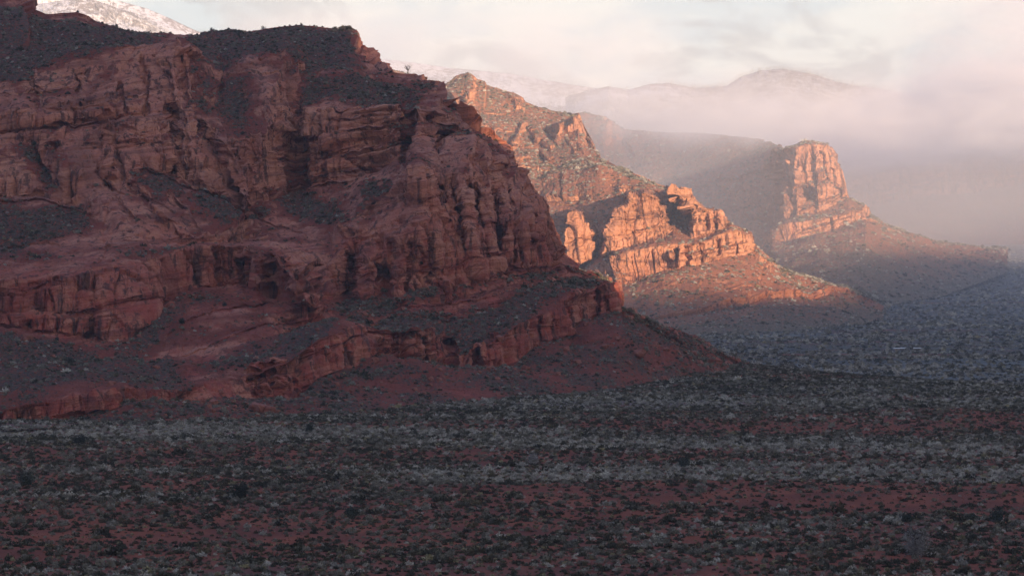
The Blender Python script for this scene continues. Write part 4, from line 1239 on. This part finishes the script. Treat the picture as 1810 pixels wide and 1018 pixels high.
# stones on the bare soil of the plain
sx_, sy_ = scatter_ground(60000, 392, 950, lambda x, y: np.clip(0.65 - ground_cover(x, y)[0], 0.02, 1))
sz = np.exp(rng.normal(0, 0.55, len(sx_)))*0.085
gn_scatter('loose_stones', stone, np.stack([sx_, sy_, ground_z(sx_, sy_) + 0.3*sz], -1), sz, rng.uniform(0, 6.28, len(sx_)), 'small loose stones on the bare red soil', 'stones')

# ------------------------------------------------------------------ fence posts
M_post = plain_material('weathered_post', (0.035, 0.03, 0.028), (0.07, 0.06, 0.055), 8.0)
for j, (px_, py_) in enumerate([(181, 892), (590, 926), (1062, 908), (1216, 945), (1263, 934)]):
    v, f = [], []
    tube(v, f, [(0, 0, -0.3), (0.03, 0, 1.0), (0.05, 0.02, 2.0)], [0.06, 0.055, 0.05], 7)
    b = len(v)
    v.append(np.array([0.05, 0.02, 2.02]))
    for k in range(7): f.append((b-7+k, b-7+(k+1) % 7, b))
    o = raw_mesh('fence_post', v, f, M_post)
    o.location = at_ground(px_, py_)
    tag(o, ['thin dark fence post at the left of the plain', 'thin dark fence post below the bare red soil, left of centre', 'thin dark fence post right of the middle of the plain',
            'thin dark fence post nearest the viewer, right of centre', 'thin dark fence post furthest right, by the dark bushes'][j], 'fence post')

# ------------------------------------------------------------------ two cabins in the valley
M_white = plain_material('white_metal_roof', (0.55, 0.55, 0.53), (0.46, 0.46, 0.45), 1.0, 0.5)
M_tan = plain_material('tan_wall', (0.36, 0.27, 0.20), (0.30, 0.22, 0.16), 1.0)
M_glass = plain_material('dark_window', (0.03, 0.035, 0.045), (0.05, 0.055, 0.06), 1.0, 0.15)


def box(v, f, x0, x1, y0, y1, z0, z1):
    b = len(v)
    v += [np.array(p) for p in ((x0, y0, z0), (x1, y0, z0), (x1, y1, z0), (x0, y1, z0), (x0, y0, z1), (x1, y0, z1), (x1, y1, z1), (x0, y1, z1))]
    f += [tuple(b + i for i in q) for q in ((0, 3, 2, 1), (4, 5, 6, 7), (0, 1, 5, 4), (1, 2, 6, 5), (2, 3, 7, 6), (3, 0, 4, 7))]


def cabin(label, px_, py_, wx, wy, hh, wall):
    x, y, z = at_ground(px_, py_)
    e = bpy.data.objects.new('cabin', None)
    COL.objects.link(e)
    e.location = (x, y, z)
    tag(e, label, 'cabin')
    v, f = [], []
    box(v, f, -wx/2, wx/2, -wy/2, wy/2, -0.8, hh)
    raw_mesh('wall', v, f, wall, e)
    ov = 0.4
    x0, x1, y0, y1 = -wx/2 - ov, wx/2 + ov, -wy/2 - ov, wy/2 + ov
    v = [(x0, y0, hh + .003), (x1, y0, hh + .003), (x1, y1, hh + .003), (x0, y1, hh + .003), (x0, 0, hh + 0.45), (x1, 0, hh + 0.45)]
    f = [(0, 3, 2, 1), (0, 1, 5, 4), (2, 3, 4, 5), (0, 4, 3), (1, 2, 5)]
    raw_mesh('roof', v, f, M_white, e)
    for wxp in (-0.3, 0.25):
        v, f = [], []
        box(v, f, wxp*wx - .5, wxp*wx + .5, -wy/2 - .05, -wy/2 + .02, 0.25, 0.6)
        raw_mesh('window', v, f, M_glass, e)
    v, f = [], []
    box(v, f, -.45, .45, -wy/2 - .04, -wy/2 + .02, -0.4, 0.65)
    raw_mesh('door', v, f, M_bark, e)


cabin('long low cabin with a white roof in the valley scrub, left of the shorter one', 1591, 618, 7.4, 4.5, 0.75, M_tan)
cabin('short tan walled cabin in the valley scrub, right of the long low one', 1621, 618, 4.0, 4.0, 0.8, M_tan)

# ------------------------------------------------------------------ fog bank and haze
def box_object(name, lo, hi, mat):
    v, f = [], []
    box(v, f, lo[0], hi[0], lo[1], hi[1], lo[2], hi[2])
    return raw_mesh(name, v, f, mat)


def fog_material():
    m, t = new_mat('fog_volume')
    geo = t.n('ShaderNodeNewGeometry')
    pos = geo.outputs['Position']
    sp = t.n('ShaderNodeSeparateXYZ', i_0=pos)
    x, y, z = sp.outputs
    n1 = t.noise(t.vmul(pos, (1, 0.8, 1.7)), 0.0048, 6, 0.62, 0.6)
    n2 = t.noise(t.vmul(t.vadd(pos, (900.0, 300.0, 0.0)), (1, 0.7, 1.4)), 0.0022, 3, 0.5)
    n3 = t.noise(t.vmul(t.vadd(pos, (100.0, 30.0, 70.0)), (1, 0.6, 1.8)), 0.012, 5, 0.65, 1.0)
    zz = t.math('ADD', z, t.math('MULTIPLY', t.math('SUBTRACT', n1, 0.5), 75.0))
    zt = t.math('ADD', z, t.math('MULTIPLY', t.math('SUBTRACT', n1, 0.5), 190.0))
    base = t.ramp(x, 150, 520, 184.0, 174.0)
    top = t.ramp(t.math('ADD', x, t.math('MULTIPLY', t.math('SUBTRACT', n1, 0.5), 520.0)), 520, 720, 224.0, 470.0)
    lowf = t.ramp(t.math('SUBTRACT', zz, base), -26.0, 24.0)
    topf = t.ramp(t.math('SUBTRACT', zt, top), 34.0, -50.0)
    lef = t.ramp(t.math('ADD', x, t.math('MULTIPLY', t.math('SUBTRACT', n2, 0.5), 220.0)), 70.0, 290.0)
    fy = t.math('MULTIPLY', t.ramp(y, 3250, 3520), t.ramp(y, 5200, 4700))
    den = t.math('MULTIPLY', t.math('MULTIPLY', lowf, topf), t.math('MULTIPLY', lef, fy))
    den = t.math('MULTIPLY', den, t.ramp(n2, 0.30, 0.60, 0.35, 1.0))
    den = t.math('MULTIPLY', den, t.ramp(z, 225, 330, 1.0, 0.28))
    den = t.math('MULTIPLY', den, t.ramp(n3, 0.40, 0.58, 0.02, 1.7))
    # thin mist lying in the valley below the bank
    veil = t.math('MULTIPLY', t.math('MULTIPLY', t.ramp(z, 320, 120), t.ramp(x, -120, 260, 0.25, 1.0)), t.math('MULTIPLY', t.math('MULTIPLY', t.ramp(y, 1250, 2500), t.ramp(y, 2500, 4400, 0.75, 2.2)), t.ramp(n2, 0.25, 0.65, 0.6, 1.3)))
    veil3 = t.math('MULTIPLY', t.math('MULTIPLY', t.ramp(z, 225, 300), t.ramp(z, 475, 360)), t.math('MULTIPLY', t.math('MULTIPLY', t.ramp(x, 330, 120), t.ramp(y, 4450, 4900)), t.ramp(n1, 0.38, 0.60, 0.15, 1.2)))
    veil2 = t.math('MULTIPLY', t.math('MULTIPLY', t.ramp(z, 40, 190), t.ramp(z, 300, 200)), t.math('MULTIPLY', t.ramp(x, 150, 420), t.ramp(y, 3500, 4100)))
    den = t.math('ADD', t.math('MULTIPLY', den, 0.0044), t.math('ADD', t.math('MULTIPLY', veil2, 0.0002), t.math('ADD', t.math('MULTIPLY', veil, 0.00023), t.math('MULTIPLY', veil3, 0.0019))))
    pv = t.n('ShaderNodeVolumePrincipled', i_Color=(1.0, 1.0, 1.0), i_Density=den, i_Anisotropy=0.0)
    t.n('ShaderNodeOutputMaterial', i_Volume=pv.outputs[0])
    m.cycles.volume_step_rate = 0.5
    return m


o = box_object('fog_bank', (-480, 1240, -16), (1150, 5250, 480), fog_material())
tag(o, 'low bank of pale fog hanging over the far cliffs', 'fog', kind='stuff')

m, t = new_mat('haze_volume')
pv = t.n('ShaderNodeVolumePrincipled', i_Color=(0.80, 0.90, 1.0), i_Density=0.62e-4, i_Anisotropy=0.0)
t.n('ShaderNodeOutputMaterial', i_Volume=pv.outputs[0])
o = box_object('haze', (-6000, -4500, -24), (6500, 9000, 720), m)
tag(o, 'thin morning haze filling the valley air', 'haze', kind='stuff')
